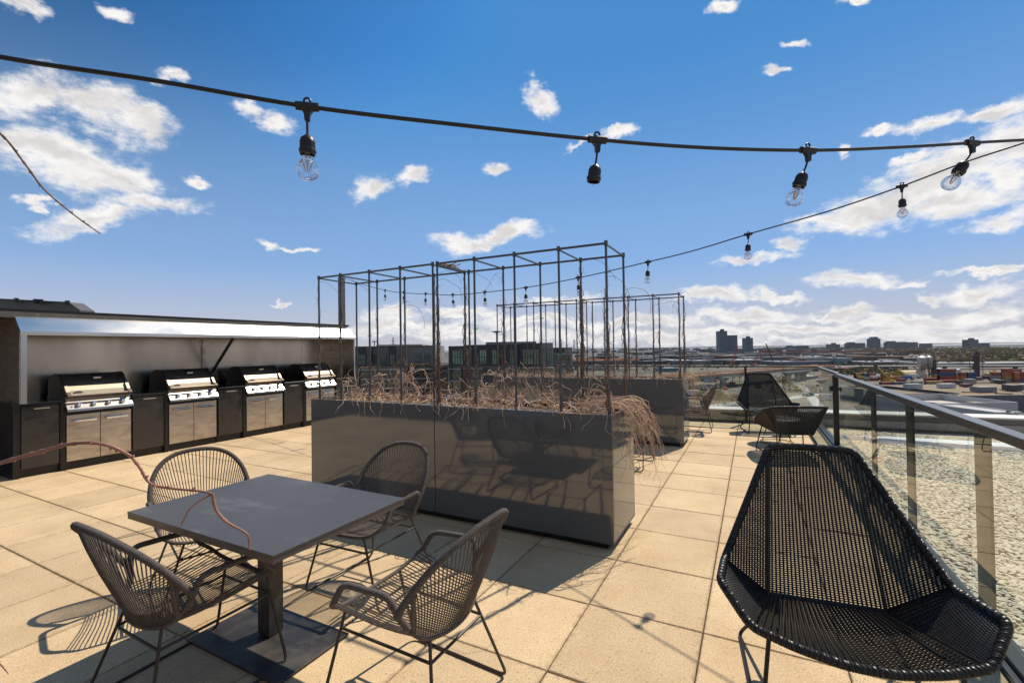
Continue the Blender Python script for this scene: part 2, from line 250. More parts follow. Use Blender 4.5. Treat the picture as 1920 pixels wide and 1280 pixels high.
# ------------------------------------------------------------------ mesh helpers
class MB:
    def __init__(s): s.v = []; s.f = []; s.m = None
    def add(s, vs, fs):
        o = len(s.v); s.v += [tuple(p) for p in vs]; s.f += [tuple(i+o for i in f) for f in fs]; return s
    def box(s, x0, x1, y0, y1, z0, z1):
        v = [(x, y, z) for z in (z0, z1) for y in (y0, y1) for x in (x0, x1)]
        return s.add(v, [(0,2,3,1),(4,5,7,6),(0,1,5,4),(2,6,7,3),(0,4,6,2),(1,3,7,5)])
    def cbox(s, x0, x1, y0, y1, z0, z1, c=.004):
        # box with chamfered top rim
        v = [(x0,y0,z0),(x1,y0,z0),(x1,y1,z0),(x0,y1,z0),(x0,y0,z1-c),(x1,y0,z1-c),(x1,y1,z1-c),(x0,y1,z1-c),(x0+c,y0+c,z1),(x1-c,y0+c,z1),(x1-c,y1-c,z1),(x0+c,y1-c,z1)]
        f = [(0,3,2,1),(8,9,10,11)]+[(i,(i+1)%4,(i+1)%4+4,i+4) for i in range(4)]+[(i+4,(i+1)%4+4,(i+1)%4+8,i+8) for i in range(4)]
        return s.add(v, f)
    def beam(s, a, b, wx, wz, upv=(0,0,1)):
        a = Vector(a); b = Vector(b); d = (b-a).normalized(); u = Vector(upv)
        if abs(d.dot(u)) > .99: u = Vector((1,0,0))
        x = d.cross(u).normalized()*wx/2; z = x.cross(d).normalized()*wz/2
        v = [p+i*x+j*z for p in (a, b) for i, j in ((-1,-1),(1,-1),(1,1),(-1,1))]
        return s.add(v, [(0,1,2,3),(7,6,5,4),(0,4,5,1),(1,5,6,2),(2,6,7,3),(3,7,4,0)])
    def tube(s, pts, r, n=6, closed=False, caps=True, mod=None):
        pts = [Vector(p) for p in pts]; k = len(pts)
        if k < 2: return s
        T = []
        for i in range(k):
            if closed: t = pts[(i+1) % k]-pts[i-1]
            else: t = pts[min(i+1, k-1)]-pts[max(i-1, 0)]
            T.append(t.normalized() if t.length > 1e-9 else Vector((0,0,1)))
        ref = Vector((0,0,1)) if abs(T[0].z) < .9 else Vector((1,0,0))
        U = (ref-T[0]*ref.dot(T[0])).normalized(); vs = []
        for i in range(k):
            U = (U-T[i]*U.dot(T[i])); U = U.normalized() if U.length > 1e-6 else Vector((1,0,0)); W = T[i].cross(U)
            rr = r[i] if isinstance(r, (list, tuple)) else r
            if mod: rr *= mod(i)
            for j in range(n):
                a = 2*math.pi*j/n; vs.append(pts[i]+(U*math.cos(a)+W*math.sin(a))*rr)
        fs = []
        for i in range(k if closed else k-1):
            i2 = (i+1) % k
            for j in range(n): fs.append((i*n+j, i*n+(j+1) % n, i2*n+(j+1) % n, i2*n+j))
        if caps and not closed: fs += [tuple(reversed(range(n))), tuple((k-1)*n+j for j in range(n))]
        return s.add(vs, fs)
    def lathe(s, prof, n=16, M_=None):
        vs = []; k = len(prof)
        for (r, z) in prof:
            for j in range(n):
                a = 2*math.pi*j/n; p = Vector((r*math.cos(a), r*math.sin(a), z)); vs.append(M_ @ p if M_ else p)
        fs = [(i*n+j, i*n+(j+1) % n, (i+1)*n+(j+1) % n, (i+1)*n+j) for i in range(k-1) for j in range(n)]
        if prof[0][0] > 1e-4: fs.append(tuple(reversed(range(n))))
        if prof[-1][0] > 1e-4: fs.append(tuple((k-1)*n+j for j in range(n)))
        return s.add(vs, fs)
    def prism(s, poly, a0, a1, axis='y'):
        # poly in the two other axes (x,z) for 'y', (y,z) for 'x', (x,y) for 'z'
        def P(p, a): return (p[0], a, p[1]) if axis == 'y' else ((a, p[0], p[1]) if axis == 'x' else (p[0], p[1], a))
        n = len(poly); v = [P(p, a0) for p in poly]+[P(p, a1) for p in poly]
        return s.add(v, [tuple(range(n)), tuple(reversed(range(n, 2*n)))]+[(i, i+n, (i+1) % n+n, (i+1) % n) for i in range(n)])
    def mesh(s, name, m, smooth=False, angle=None):
        me = bpy.data.meshes.new(name); me.from_pydata(s.v, [], s.f); me.materials.append(m)
        if smooth:
            for p in me.polygons: p.use_smooth = True
        me.validate(); 
        import bmesh
        bm = bmesh.new(); bm.from_mesh(me); bmesh.ops.recalc_face_normals(bm, faces=bm.faces)
        if smooth:
            for e in bm.edges:
                if len(e.link_faces) == 2 and e.calc_face_angle(0) > .75: e.smooth = False
        bm.to_mesh(me); bm.free()
        return me
    def build(s, name, m, parent=None, smooth=False, bevel=0, **k):
        o = bpy.data.objects.new(name, s.mesh(name, m, smooth)); COL.objects.link(o)
        if parent: o.parent = parent
        if bevel:
            b = o.modifiers.new('bevel', 'BEVEL'); b.width = bevel; b.segments = 2; b.limit_method = 'ANGLE'
        for a, v in k.items(): o[a] = v
        return o
def thing(name, label, cat, loc=(0,0,0), rz=0., group=None):
    o = bpy.data.objects.new(name, None); COL.objects.link(o); o.location = loc; o.rotation_euler = (0, 0, rz); o.empty_display_size = .1
    o['label'] = label; o['category'] = cat
    if group: o['group'] = group
    return o
def tag(o, label, cat, group=None):
    o['label'] = label; o['category'] = cat
    if group: o['group'] = group
    return o
def kids(o): return [c for c in ALLK.get(o.name, [])]
def dup(root, loc, rz, label, group=None):
    def cp(o, par):
        c = o.copy(); COL.objects.link(c)
        if par is not None: c.parent = par; c.matrix_parent_inverse = o.matrix_parent_inverse.copy()
        for ch in [q for q in bpy.data.objects if q.parent == o]: cp(ch, c)
        return c
    r = cp(root, None); r.location = loc; r.rotation_euler = (0, 0, rz); r['label'] = label
    if group: r['group'] = group
    return r
def cr(pts, n=8, closed=False):
    pts = [Vector(p) for p in pts]; k = len(pts); out = []
    rngk = range(k) if closed else range(k-1)
    for i in rngk:
        p1 = pts[i]; p2 = pts[(i+1) % k]
        p0 = pts[i-1] if (closed or i > 0) else p1*2-p2
        p3 = pts[(i+2) % k] if (closed or i+2 < k) else p2*2-p1
        for j in range(n):
            t = j/n; out.append(.5*((2*p1)+(p2-p0)*t+(2*p0-5*p1+4*p2-p3)*t*t+(3*p1-p0-3*p2+p3)*t**3))
    if not closed: out.append(pts[-1])
    return out
def resample(pts, step):
    pts = [Vector(p) for p in pts]; L = [0]
    for a, b in zip(pts, pts[1:]): L.append(L[-1]+(b-a).length)
    n = max(2, int(L[-1]/step)); out = []; j = 0
    for i in range(n+1):
        d = L[-1]*i/n
        while j < len(L)-2 and L[j+1] < d: j += 1
        t = (d-L[j])/max(L[j+1]-L[j], 1e-9); out.append(pts[j].lerp(pts[j+1], min(max(t, 0), 1)))
    return out
def at(pts, t):
    L = [0]
    for a, b in zip(pts, pts[1:]): L.append(L[-1]+(b-a).length)
    d = L[-1]*t
    for j in range(len(pts)-1):
        if L[j+1] >= d: 
            u = (d-L[j])/max(L[j+1]-L[j], 1e-9); return pts[j].lerp(pts[j+1], u)
    return pts[-1]
def corner(pts, r=.03, n=4):
    # polyline with rounded corners
    pts = [Vector(p) for p in pts]; out = [pts[0]]
    for i in range(1, len(pts)-1):
        a = pts[i-1]-pts[i]; b = pts[i+1]-pts[i]; rr = min(r, a.length*.45, b.length*.45)
        p0 = pts[i]+a.normalized()*rr; p2 = pts[i]+b.normalized()*rr
        for k in range(n+1):
            t = k/n; out.append(p0*(1-t)**2+pts[i]*2*t*(1-t)+p2*t*t)
    out.append(pts[-1]); return out

# ------------------------------------------------------------------ terrace floor and pavers
PIT_ = .6115; X0, Y0 = -.865-PIT_*12, 1.955-PIT_*5
YR = lambda x: 9.83+.11*x                       # back edge of the terrace
f = MB(); f.add([(-12,-6,-.06),(1.0,-6,-.06),(1.0,YR(1.0),-.06),(-12,YR(-12),-.06),(-12,-6,-.3),(1.0,-6,-.3),(1.0,YR(1.0),-.3),(-12,YR(-12),-.3)],
                [(0,1,2,3),(7,6,5,4),(0,4,5,1),(1,5,6,2),(2,6,7,3),(3,7,4,0)])
floor = f.build('terrace_floor', mat('dark_joint_bed', (.035,.028,.022), .95, nscale=40), kind='structure')
g = PIT_-.0065
pv = MB().cbox(-g/2, g/2, -g/2, g/2, -.05, 0, .004).mesh('paver', M_PAVER)
def half(w_): return MB().cbox(-w_/2, w_/2, -g/2, g/2, -.05, 0, .004).mesh('paver', M_PAVER)
pvl = half(.985-(X0+15*PIT_+.003))
for i in range(16):
    for j in range(18):
        cx = X0+(i+.5)*PIT_; cy = Y0+(j+.5)*PIT_
        if cy > YR(cx)-.0 and cy-PIT_/2 > YR(cx)-.05: continue
        if i == 15:
            wl = .985-(X0+15*PIT_+.003); o = bpy.data.objects.new('paver', pvl); o.location = (X0+15*PIT_+.003+wl/2, cy, R.uniform(-.0012, .0012))
        else:
            o = bpy.data.objects.new('paver', pv); o.location = (cx, cy, R.uniform(-.0015, .0015))
        o.rotation_euler = (R.uniform(-.0012, .0012), R.uniform(-.0012, .0012), R.uniform(-.0015, .0015))
        COL.objects.link(o); o.parent = floor

# ------------------------------------------------------------------ planters with trellises
PX0, PX1 = -4.075, -.905; PD = .665
def make_planter(y, label):
    t = thing('planter_box', label, 'planter', (0, y, 0)); xm = -2.49; z0, z1 = .055, .985
    for a, b in ((PX0, xm-.0025), (xm+.0025, PX1)):
        MB().box(a, b, 0, .022, z0, z1).build('front_panel', M_PLANT, t, bevel=.003)
        MB().box(a, b, PD-.022, PD, z0, z1).build('back_panel', M_PLANT, t, bevel=.003)
    for a, b in ((PX0, PX0+.022), (PX1-.022, PX1)):
        MB().box(a, b, .0225, PD-.0225, z0, z1-.0005).build('side_panel', M_PLANT, t, bevel=.002)
    r = MB()
    for a, b, c, d in ((PX0+.0225, PX1-.0225, .0225, .06), (PX0+.0225, PX1-.0225, PD-.06, PD-.0225)): r.box(a, b, c, d, z1-.012, z1-.002)
    r.build('rim', M_PLANT, t)
    MB().box(PX0+.06, PX1-.06, .05, PD-.05, 0, z0).build('toe_kick', M_BLKM, t)
    MB().box(PX0+.0225, PX1-.0225, .0605, PD-.0605, .80, .935).build('soil', M_SOIL, t)
    return t
P1Y, P2Y, P0Y = 3.274, 7.1, -.60
make_planter(P1Y, 'long anthracite metal planter behind the dining table, tan vines spilling over its right end')
make_planter(P2Y, 'long anthracite metal planter farther back, near the glass railing and black lounge chairs')
make_planter(P0Y, 'anthracite metal planter beside the camera, seen mirrored in the planter behind the table')
PXS = [(-4.05,-3.70,-3.32,-2.925,-2.545), (-2.44,-2.08,-1.70,-1.325,-.95)]
PXS1 = [(-4.103,-3.722,-3.325,-2.932,-2.55), (-2.50,-2.107,-1.719,-1.329,-.951)]
ZT = 2.25
def make_trellis(y, xs, label, group):
    t = thing('trellis_frame', label, 'trellis', (0, y, 0), group=group)
    xs = [max(x, PX0+.035) for x in xs]
    for x in xs:
        for yy in (.08, .60): MB().tube([(x, yy, .93), (x, yy, ZT+.012)], .0095, 8).build('post', M_TREL, t, True)
        MB().tube([(x, .08, ZT-.006), (x, .60, ZT-.006)], .008, 6).build('crossbar', M_TREL, t, True)
    for yy in (.08, .60): MB().tube([(xs[0], yy, ZT), (xs[-1], yy, ZT)], .0095, 8).build('top_rail', M_TREL, t, True)
    j = MB()
    for x in xs:
        for yy in (.08, .60): j.tube([(x, yy, ZT-.018), (x, yy, ZT+.02)], .0145, 8)
    j.build('clamp', M_TREL, t, True, kind='stuff')
make_trellis(P1Y, PXS1[0], 'dark steel trellis on the left half of the planter behind the table', 'trellises on the planters')
make_trellis(P1Y, PXS1[1], 'dark steel trellis on the right half of the planter behind the table', 'trellises on the planters')
make_trellis(P2Y, PXS[0], 'small distant steel trellis on left half of the farther planter', 'trellises on the planters')
make_trellis(P2Y, PXS[1], 'small distant steel trellis on right half of the farther planter', 'trellises on the planters')
make_trellis(P0Y, PXS[0], 'steel trellis on left half of the planter beside the camera', 'trellises on the planters')
make_trellis(P0Y, PXS[1], 'steel trellis on right half of the planter beside the camera', 'trellises on the planters')

# ------------------------------------------------------------------ vines
RV = random.Random(21)
def wander(p, d, step, n, jit, grav=0., rr=RV):
    p = Vector(p); d = Vector(d).normalized(); out = [p.copy()]
    for i in range(n):
        d = (d+Vector((rr.gauss(0, jit), rr.gauss(0, jit), rr.gauss(0, jit)))+Vector((0, 0, grav))).normalized()
        p = p+d*step; out.append(p.copy())
    return out
def arc(p, rr, rad, a0, a1, tilt, n=10):
    out = []; ph = rr.uniform(0, 6.28)
    for i in range(n+1):
        a = a0+(a1-a0)*i/n; q = Vector((math.cos(a)*math.cos(ph), math.cos(a)*math.sin(ph), math.sin(a)*tilt))*rad*(1+.12*math.sin(i*1.3+ph)); out.append(Vector(p)+q)
    return out
def thicket(y, label, n=420, hang=70, seed=3):
    rr = random.Random(seed); m = MB()
    for i in range(n):
        x = rr.uniform(PX0+.04, PX1+.02); yy = y+rr.uniform(.02, PD-.02); k = rr.random()
        lump = .5+.5*noise.noise(Vector((x*2.2, seed, 0))); z = .945+rr.random()**2*.075*(.4+lump)
        th = rr.uniform(.0020, .0050)
        if k < .55:
            a = rr.uniform(0, 6.28); pts = wander((x, yy, z), (math.cos(a), math.sin(a)*.5, rr.uniform(-.1, .35)), .03, rr.randint(6, 14), .26, -.03, rr)
        elif k < .90: pts = arc((x, yy, z-.02), rr, rr.uniform(.025, .085), rr.uniform(-.4, .6), rr.uniform(2., 4.5), rr.uniform(.6, 1.3))
        else: pts = wander((x, yy, z), (rr.gauss(0, .4), rr.gauss(0, .4), 1), .022, rr.randint(3, 9), .25, -.08, rr)
        pts = [Vector((min(max(p.x, PX0-.03), PX1+.12), min(max(p.y, y-.04), y+PD+.05), max(p.z, .925 if PX0+.02 < p.x < PX1-.02 and y+.02 < p.y < y+PD-.02 else .99))) for p in pts]
        m.tube(pts, [th*(1-.5*q/len(pts)) for q in range(len(pts))], 4)
    for i in range(26):     # a few strands slipping over the front edge
        x = rr.uniform(PX0+.3, PX1); pts = [Vector((x, y+.12, .97)), Vector((x+.02, y+.02, 1.015)), Vector((x+.03, y-.02, .985))]
        pts += wander(pts[-1], (rr.gauss(0, .3), -.05, -1), .025, rr.randint(1, 7), .25, 0, rr)[1:]
        pts = [Vector((p.x, min(p.y, y-.006) if p.z < .98 else p.y, p.z)) for p in pts]
        m.tube(cr(pts, 3), rr.uniform(.0012, .0024), 4)
    for i in range(hang):   # the bunch hanging out over the right end
        yy = y+rr.uniform(.05, PD+.05); p0 = Vector((PX1-rr.uniform(.02, .45), yy, 1.0+rr.uniform(0, .06)))
        out_ = rr.uniform(.05, .36)*(1 if rr.random() < .7 else .5); drop = rr.uniform(.12, .50); sy = rr.uniform(-.06, .32)
        pts = [p0, Vector((PX1+out_*.25, yy+sy*.2, 1.01+rr.uniform(0, .05))), Vector((PX1+out_*.7, yy+sy*.6, .97-drop*.3)), Vector((PX1+out_, yy+sy, .95-drop))]
        pts = cr(pts, 5); pts = [p+Vector((rr.gauss(0, .011), rr.gauss(0, .010), rr.gauss(0, .007))) for p in pts]
        th = rr.uniform(.0020, .0042); m.tube(pts, [th*(1-.6*q/len(pts)) for q in range(len(pts))], 4)
        for s_ in range(rr.randint(1, 4)):
            q = rr.choice(pts[5:]); m.tube(wander(q, (rr.uniform(0, .8), rr.gauss(0, .5), -.7), .022, rr.randint(3, 7), .25, -.03, rr), .0011, 3)
    o = m.build('vine_thicket', M_VINE, None, True, kind='stuff'); tag(o, label, 'vine'); return o
thicket(P1Y, 'tangle of tan bare vines heaped on the planter behind the table and hanging off its right end', 560, 44, 3)
thicket(P2Y, 'tangle of bare tan vines lying along the top of the farther planter', 420, 22, 5)
thicket(P0Y, 'tangle of bare vines on the planter beside the camera, seen in reflection', 120, 10, 9)
# loose coils standing above the heap, one plant per cluster
def coil_plant(x, y, n, hgt, wid, label, seed):
    rr = random.Random(seed); m = MB()
    for i in range(n):
        p = (x+rr.gauss(0, wid*.4), y+rr.uniform(-.12, .12), .97+rr.uniform(0, hgt*.7))
        if rr.random() < .6: pts = arc(p, rr, rr.uniform(.05, .13), rr.uniform(-1, 1), rr.uniform(3, 6), rr.uniform(.6, 1.4), 16)
        else: pts = wander((x+rr.gauss(0, wid*.5), y+rr.uniform(-.1, .1), .97), (rr.gauss(0, .5), rr.gauss(0, .3), 1), .03, int(hgt/.026), .24, 0, rr)
        pts = [Vector((q.x, q.y, max(q.z, .955))) for q in pts]
        th = rr.uniform(.0022, .0042); m.tube(pts, [th*(1-.45*q/len(pts)) for q in range(len(pts))], 4)
    o = m.build('curled_vine', M_VINE, None, True); tag(o, label, 'vine', 'curled bare vines rising from the planters'); return o
for i, (x, dy, n, h_, w_, lb) in enumerate([(-3.83,.30,11,.30,.10,'ring of curled vine at the left end of the planter, before the last grill'),(-3.55,.36,7,.34,.07,'thin curled vine between second and third trellis posts'),
     (-3.28,.42,17,.36,.11,'large nest of coiled vine rising left of the dark neighbour building'),(-3.03,.40,14,.42,.07,'tall knotted vine bundle just right of the largest coil'),
     (-2.62,.20,9,.34,.08,'forked vine at the double posts in the middle of the planter'),(-2.22,.40,11,.36,.10,'knotted vine stump right of the double trellis posts'),
     (-1.95,.45,8,.26,.12,'loose vine loops at the centre of the right trellis'),(-1.55,.35,8,.30,.10,'low vine loops left of the second last trellis post'),
     (-1.12,.30,12,.22,.12,'arching vine loops near the right end of the planter')]):
    coil_plant(x, P1Y+dy, n, h_, w_, lb, 40+i)
def climber(x, y, ztop, dens, label, seed, droop=True):
    rr = random.Random(seed); m = MB()
    for k in range(dens):
        zt = .97+(ztop-.97)*(1 if k == 0 else rr.uniform(.45, 1)); ph = rr.uniform(0, 6.28); w0 = rr.uniform(7, 15); amp = rr.uniform(.011, .019); pts = []; z = .95; i = 0
        while z < zt:
            a = ph+w0*(z-.95)+.8*math.sin(i*.7+k); am = amp*(1+.9*max(0, math.sin(i*.45+k*2))**3)
            pts.append(Vector((x+math.cos(a)*am, y+math.sin(a)*am, z))); z += .022; i += 1
        th = rr.uniform(.0020, .0042); m.tube(pts, [th*(1.15-.55*q/len(pts)) for q in range(len(pts))], 4)
        for s_ in range(3+int((zt-.9)*5)):
            q = rr.choice(pts); ln = rr.randint(2, 5) if rr.random() < .8 else rr.randint(7, 14)
            m.tube(wander(q, (rr.gauss(0, 1), rr.gauss(0, .5), rr.uniform(-.3, .9)), .016, ln, .35, -.02 if ln < 6 else -.09, rr), .0011, 3)
    if droop and ztop > 1.9:
        q = Vector((x, y, ztop)); m.tube(wander(q, (rr.choice((-1, 1))*.7, .2, .4), .025, 16, .16, -.16, rr), .0016, 4)
    o = m.build('climbing_vine', M_VINED, None, True); tag(o, label, 'vine', 'bare vines climbing the trellis posts'); return o
N1 = P1Y+.08; B1 = P1Y+.60
xs = [max(v, PX0+.035) for v in PXS1[0]]+list(PXS1[1])
for i, (xi, row, zt, dn, lb) in enumerate([(0,0,2.2,2,'wispy vine on the leftmost front trellis post, curling at its top'),(1,0,2.25,3,'brown vine wound up the second front trellis post, before the lamp pole'),
    (1,1,1.95,2,'thin vine halfway up the second back trellis post'),(2,1,1.95,2,'thin vine with side loops on the third back trellis post'),(3,1,2.25,2,'hanging thin vine on the fourth back trellis post'),
    (2,0,1.45,1,'short vine at the foot of third front trellis post'),(4,0,1.35,1,'short vine at foot of left one of the double front posts'),(5,0,2.1,8,'thick bundle of stems wound round the right one of the double posts'),
    (4,1,2.22,4,'vine with wide loops on the back post right of the double posts'),(5,1,1.7,2,'vine on the back post that carries the knotted stump'),(6,0,1.4,2,'short vine at foot of front post left of the far trellis'),
    (6,1,2.2,3,'vine wound up the back post in the middle of right trellis'),(8,0,1.55,2,'short vine low on the second last front post'),(8,1,2.22,7,'dark bushy vine covering the second last back post up to its crossbar'),
    (9,0,2.0,4,'vine up the tall rightmost front post'),(9,1,1.95,5,'brown vine twisted round the rightmost back post'),(7,1,1.7,2,'thin vine on the back post before the twin chimneys'),(3,0,1.5,1,'short green-tied vine on fourth front post')]):
    climber(xs[xi], N1 if row == 0 else B1, zt, dn, lb, 70+i)
xs2 = [max(v, PX0+.035) for v in PXS[0]]+list(PXS[1])
for i, (xi, row, zt, dn) in enumerate([(0,0,1.6,1),(1,1,1.8,1),(2,0,1.9,2),(3,1,2.0,2),(4,0,2.2,2),(5,0,2.2,3),(5,1,2.1,2),(6,0,2.2,3),(6,1,2.0,2),(7,0,2.2,2),(7,1,2.1,3),(8,0,2.1,2),(8,1,2.2,3),(9,0,2.24,4),(9,1,2.2,4)]):
    nm = ['leftmost','second','third','fourth','fifth','sixth','seventh','eighth','ninth','rightmost'][xi]
    climber(xs2[xi], P2Y+(.08 if row == 0 else .60), zt, dn, 'small vine on the %s %s post of the farther trellis' % (nm, 'front' if row == 0 else 'back'), 120+i, xi > 7)
for i, (xi, yy) in enumerate([(5, .6), (7, .6), (9, .6), (9, .08)]):
    climber(xs2[xi], P0Y+yy, 2.2, 3, 'vine on %s trellis post of the planter beside the camera' % ['a middle back', 'an inner back', 'the end back', 'the end front'][i], 150+i, False)
for (x, y, z, wl) in ((xs[7], B1, 1.75, 'on the third back post from the right'), (xs[2], N1, 1.62, 'on the third front post from the left'), (xs[6], N1, 1.65, 'on the front post right of the double posts'), (xs[2], B1, 2.0, 'high on the third back post from the left'), (xs[9], N1, 2.03, 'high on the tall rightmost front post'), (xs[8], N1, 1.42, 'low on the second last front post')):
    q = MB().tube([(x+math.cos(a)*.013, y+math.sin(a)*.013, z+.004*math.sin(a)) for a in [k*.7 for k in range(9)]]+[(x+.03, y, z+.004)], .0035, 5)
    tag(q.build('plant_tie', mat('green_tie', (.02, .30, .14), .5)), 'green plant tie looped '+wl, 'plant tie', 'green ties on the trellis posts')

kn = MB(); rk = random.Random(77)
for i in range(14): kn.tube(wander((xs[5]+rk.uniform(-.03, .03), P1Y+rk.uniform(.16, .34), ZT+.012), (rk.gauss(0, .4), rk.choice((-1, 1)), rk.gauss(0, .1)), .012, rk.randint(4, 9), .2, 0, rk), rk.uniform(.003, .006), 4)
tag(kn.build('vine_knot', M_VINED, None, True), 'dark knot of old vine caught on the crossbar above the double posts', 'vine')
# twigs reaching in from the left, close to the camera
def twig(pix, r0, label, nodes, seed):
    nodes = sorted(set(list(nodes)+[.12, .2, .28, .37, .48, .56, .66, .75, .88]))
    rr = random.Random(seed); pts = cr([ond(*p) for p in pix], 9); k = len(pts); nd = set(int(k*a) for a in nodes)
    rad = [r0*(1-.55*i/k)*(1.35 if i in nd else 1)*(1+.05*math.sin(i*2.1)) for i in range(k)]
    m = MB().tube(pts, rad, 8)
    for i in nd:
        if 1 < i < k-1:
            d = (pts[i+1]-pts[i-1]).normalized().cross(Vector((rr.gauss(0,1), rr.gauss(0,1), rr.gauss(0,1)))).normalized()
            m.tube([pts[i], pts[i]+d*r0*1.5+(pts[i+1]-pts[i])*.35], [r0*.75, r0*.35], 6)
    return m
t1 = twig([(-420,1010,1.15),(-150,915,.92),(0,868,.82),(70,848,.80),(133,832,.79),(190,832,.79),(240,852,.80),(262,876,.80),(282,906,.80),(320,915,.80),(372,920,.80),(398,925,.80)], .0037, '', (.25,.33,.42,.5,.6,.68,.8,.97), 1)
vs = cr([ond(*p) for p in [(398,925,.80),(405,955,.80),(425,978,.80),(455,995,.80),(466,1006,.80),(468,1030,.80)]], 7)
t1.tube(vs, [.0028*(1-.5*i/len(vs))*(1.4 if i % 9 == 4 else 1) for i in range(len(vs))], 7)
vs = cr([ond(*p) for p in [(400,925,.80),(375,938,.82),(355,955,.84),(344,975,.86),(340,985,.87)]], 6)
t1.tube(vs, [.0018*(1-.4*i/len(vs)) for i in range(len(vs))], 6)
tag(t1.build('vine_twig', M_TWIG, None, True), 'long reddish bare twig arching in front of the black table', 'twig')
t2 = twig([(-260,60,1.2),(-90,180,1.05),(0,250,1.0),(45,305,1.0),(80,352,1.0),(120,388,1.0),(155,415,1.0),(188,438,1.0)], .0025, '', (.3,.43,.56,.7,.85), 2)
tag(t2.build('vine_twig', M_VINED, None, True), 'thin dark twig reaching in against the clouds at upper left', 'twig')
t3 = twig([(-120,1150,.9),(-20,1225,.85),(16,1262,.85)], .0016, '', (.5,), 3)
tag(t3.build('vine_twig', M_TWIG, None, True), 'tip of a thin twig over the pavers at lower left', 'twig')

# ------------------------------------------------------------------ railings, parapet, gravel roof
RX = 1.05; ZR = 1.06
rail = thing('glass_railing', 'glass railing with flat metal cap running beside the large black lounge chair', 'railing', (RX, 0, 0))
MB().box(-.032, .038, -2.0, 7.86, ZR-.048, ZR).build('cap_rail', M_RAIL, rail, bevel=.003)
MB().box(-.022, .030, 7.865, 9.93, ZR-.028, ZR+.012).build('cap_rail', M_RAIL, rail, bevel=.003)
MB().box(-.055, .030, -2.0, 9.88, 0, .055).build('base_shoe', mat('base_shoe_metal', (.045,.043,.04), .35, .6), rail, bevel=.004)
MB().box(-.085, -.058, -2.0, 9.85, -.02, .03).build('drip_strip', M_RAIL, rail)
for a, b in ((-2.0,-.3),(-.29,1.55),(1.56,3.42),(3.44,4.77),(4.79,5.98),(6.0,7.2),(7.22,7.92),(8.02,9.88)):
    MB().box(-.006, .006, a, b, .056, ZR-.05 if b < 7.9 else ZR-.03).build('glass_panel', M_GLASS, rail)
for y in (-1.2, .9, 3.34, 4.62, 5.84):
    MB().box(.022, .037, y-.085, y+.085, .06, ZR-.049).build('post', M_POST, rail)
gp = MB().box(-.04, .025, 7.935, 8.0, -.01, ZR-.03).build('end_post', M_BLKM, rail, bevel=.004)
MB().box(-.075, -.04, 7.91, 8.02, .80, .88).box(-.075, .07, 7.94, 7.99, .82, .86).build('gate_latch', M_BLKM, gp, bevel=.006)
# back railing follows the slanted roof edge
ang = math.atan(.11)
br = thing('glass_railing', 'glass railing with thin dark top bar along the far edge of the terrace', 'railing', (1.03, YR(1.03), 0), ang)
MB().box(-11.5, 0.02, -.022, .022, 1.055, 1.082).build('cap_rail', M_BLKM, br, bevel=.003)
for x in (-1.16, -2.7, -4.2, -5.7, -7.2, -8.7, -10.2):
    MB().box(x-.02, x+.02, -.02, .02, 0, 1.055).build('post', M_BLKM, br)
ed = [-11.5,-10.2,-8.7,-7.2,-5.7,-4.2,-2.7,-1.16,0]
for a, b in zip(ed, ed[1:]): MB().box(a+.025, b-.025, -.005, .005, .05, 1.05).build('glass_panel', M_GLASS, br)
MB().box(-11.5, 0.0, -.02, .02, .005, .045).build('bottom_rail', M_RAIL, br)
# parapet behind the railing and round the gravel roof
par = thing('parapet', 'low roof parapet with pale metal coping behind the far railing', 'parapet', (1.03, YR(1.03), 0), ang)
MB().box(-14, 16, .06, .42, -.5, .215).build('wall', M_PARA, par)
MB().box(-14, 16, .035, .46, .216, .245).build('coping', M_CURB, par, bevel=.004)
MB().box(-14, 16, .028, .055, .0, .12).build('flashing', mat('grey_flashing', (.28,.27,.25), .5, .4), par)
gb = MB().box(1.0, 16, -6, 11.6, -.3, -.045).build('gravel_roof', M_GRBED, kind='structure')
MB().box(1.085, 1.34, -2, 1.35, -.05, .012).build('kerb_strip', mat('concrete_kerb', (.36,.33,.27), .85, nscale=14, col2=(.25,.22,.17), bump=.3), kind='structure')
def gravel():
    rr = random.Random(5); m = MB(); ico = []
    base = [(0,0,1),(.9,0,.35),(.28,.85,.4),(-.72,.53,.35),(-.72,-.53,.4),(.28,-.85,.35),(.72,.53,-.4),(-.28,.85,-.4),(-.9,0,-.4),(-.28,-.85,-.4),(.72,-.53,-.4)]
    fcs = [(0,1,2),(0,2,3),(0,3,4),(0,4,5),(0,5,1),(1,6,2),(2,7,3),(3,8,4),(4,9,5),(5,10,1),(6,7,2),(7,8,3),(8,9,4),(9,10,5),(10,6,1)]
    V = m.v; Fc = m.f
    def stone(x, y, s):
        a = rr.uniform(0, 6.28); ca, sa = math.cos(a), math.sin(a); sx = s*rr.uniform(.7, 1.5); sy = s*rr.uniform(.5, .9); sz = s*rr.uniform(.20, .38); tx = rr.gauss(0, .16); ty = rr.gauss(0, .16)
        o = len(V); z0 = -.03+rr.uniform(0, .012)
        for (px, py, pz) in base:
            j = 1+rr.uniform(-.18, .18); qx, qy, qz = px*sx*j, py*sy*j, pz*sz
            V.append((x+qx*ca-qy*sa, y+qx*sa+qy*ca, z0+qz+qx*tx+qy*ty))
        for t in fcs: Fc.append((t[0]+o, t[1]+o, t[2]+o))
    y = .6
    while y < 9.75:
        dens = .028 if y < 4 else .036
        x = 1.10 if y > 1.4 else 1.37
        lim = 2.6+y*.62
        while x < lim+.6:
            stone(x+rr.uniform(-.012, .012), y+rr.uniform(-.012, .012), rr.uniform(.013, .025)*(1 if y < 4 else 1.25)); x += dens*rr.uniform(.8, 1.15)
        y += dens*.85
    return m.build('gravel', M_STONE, kind='stuff')
gravel()
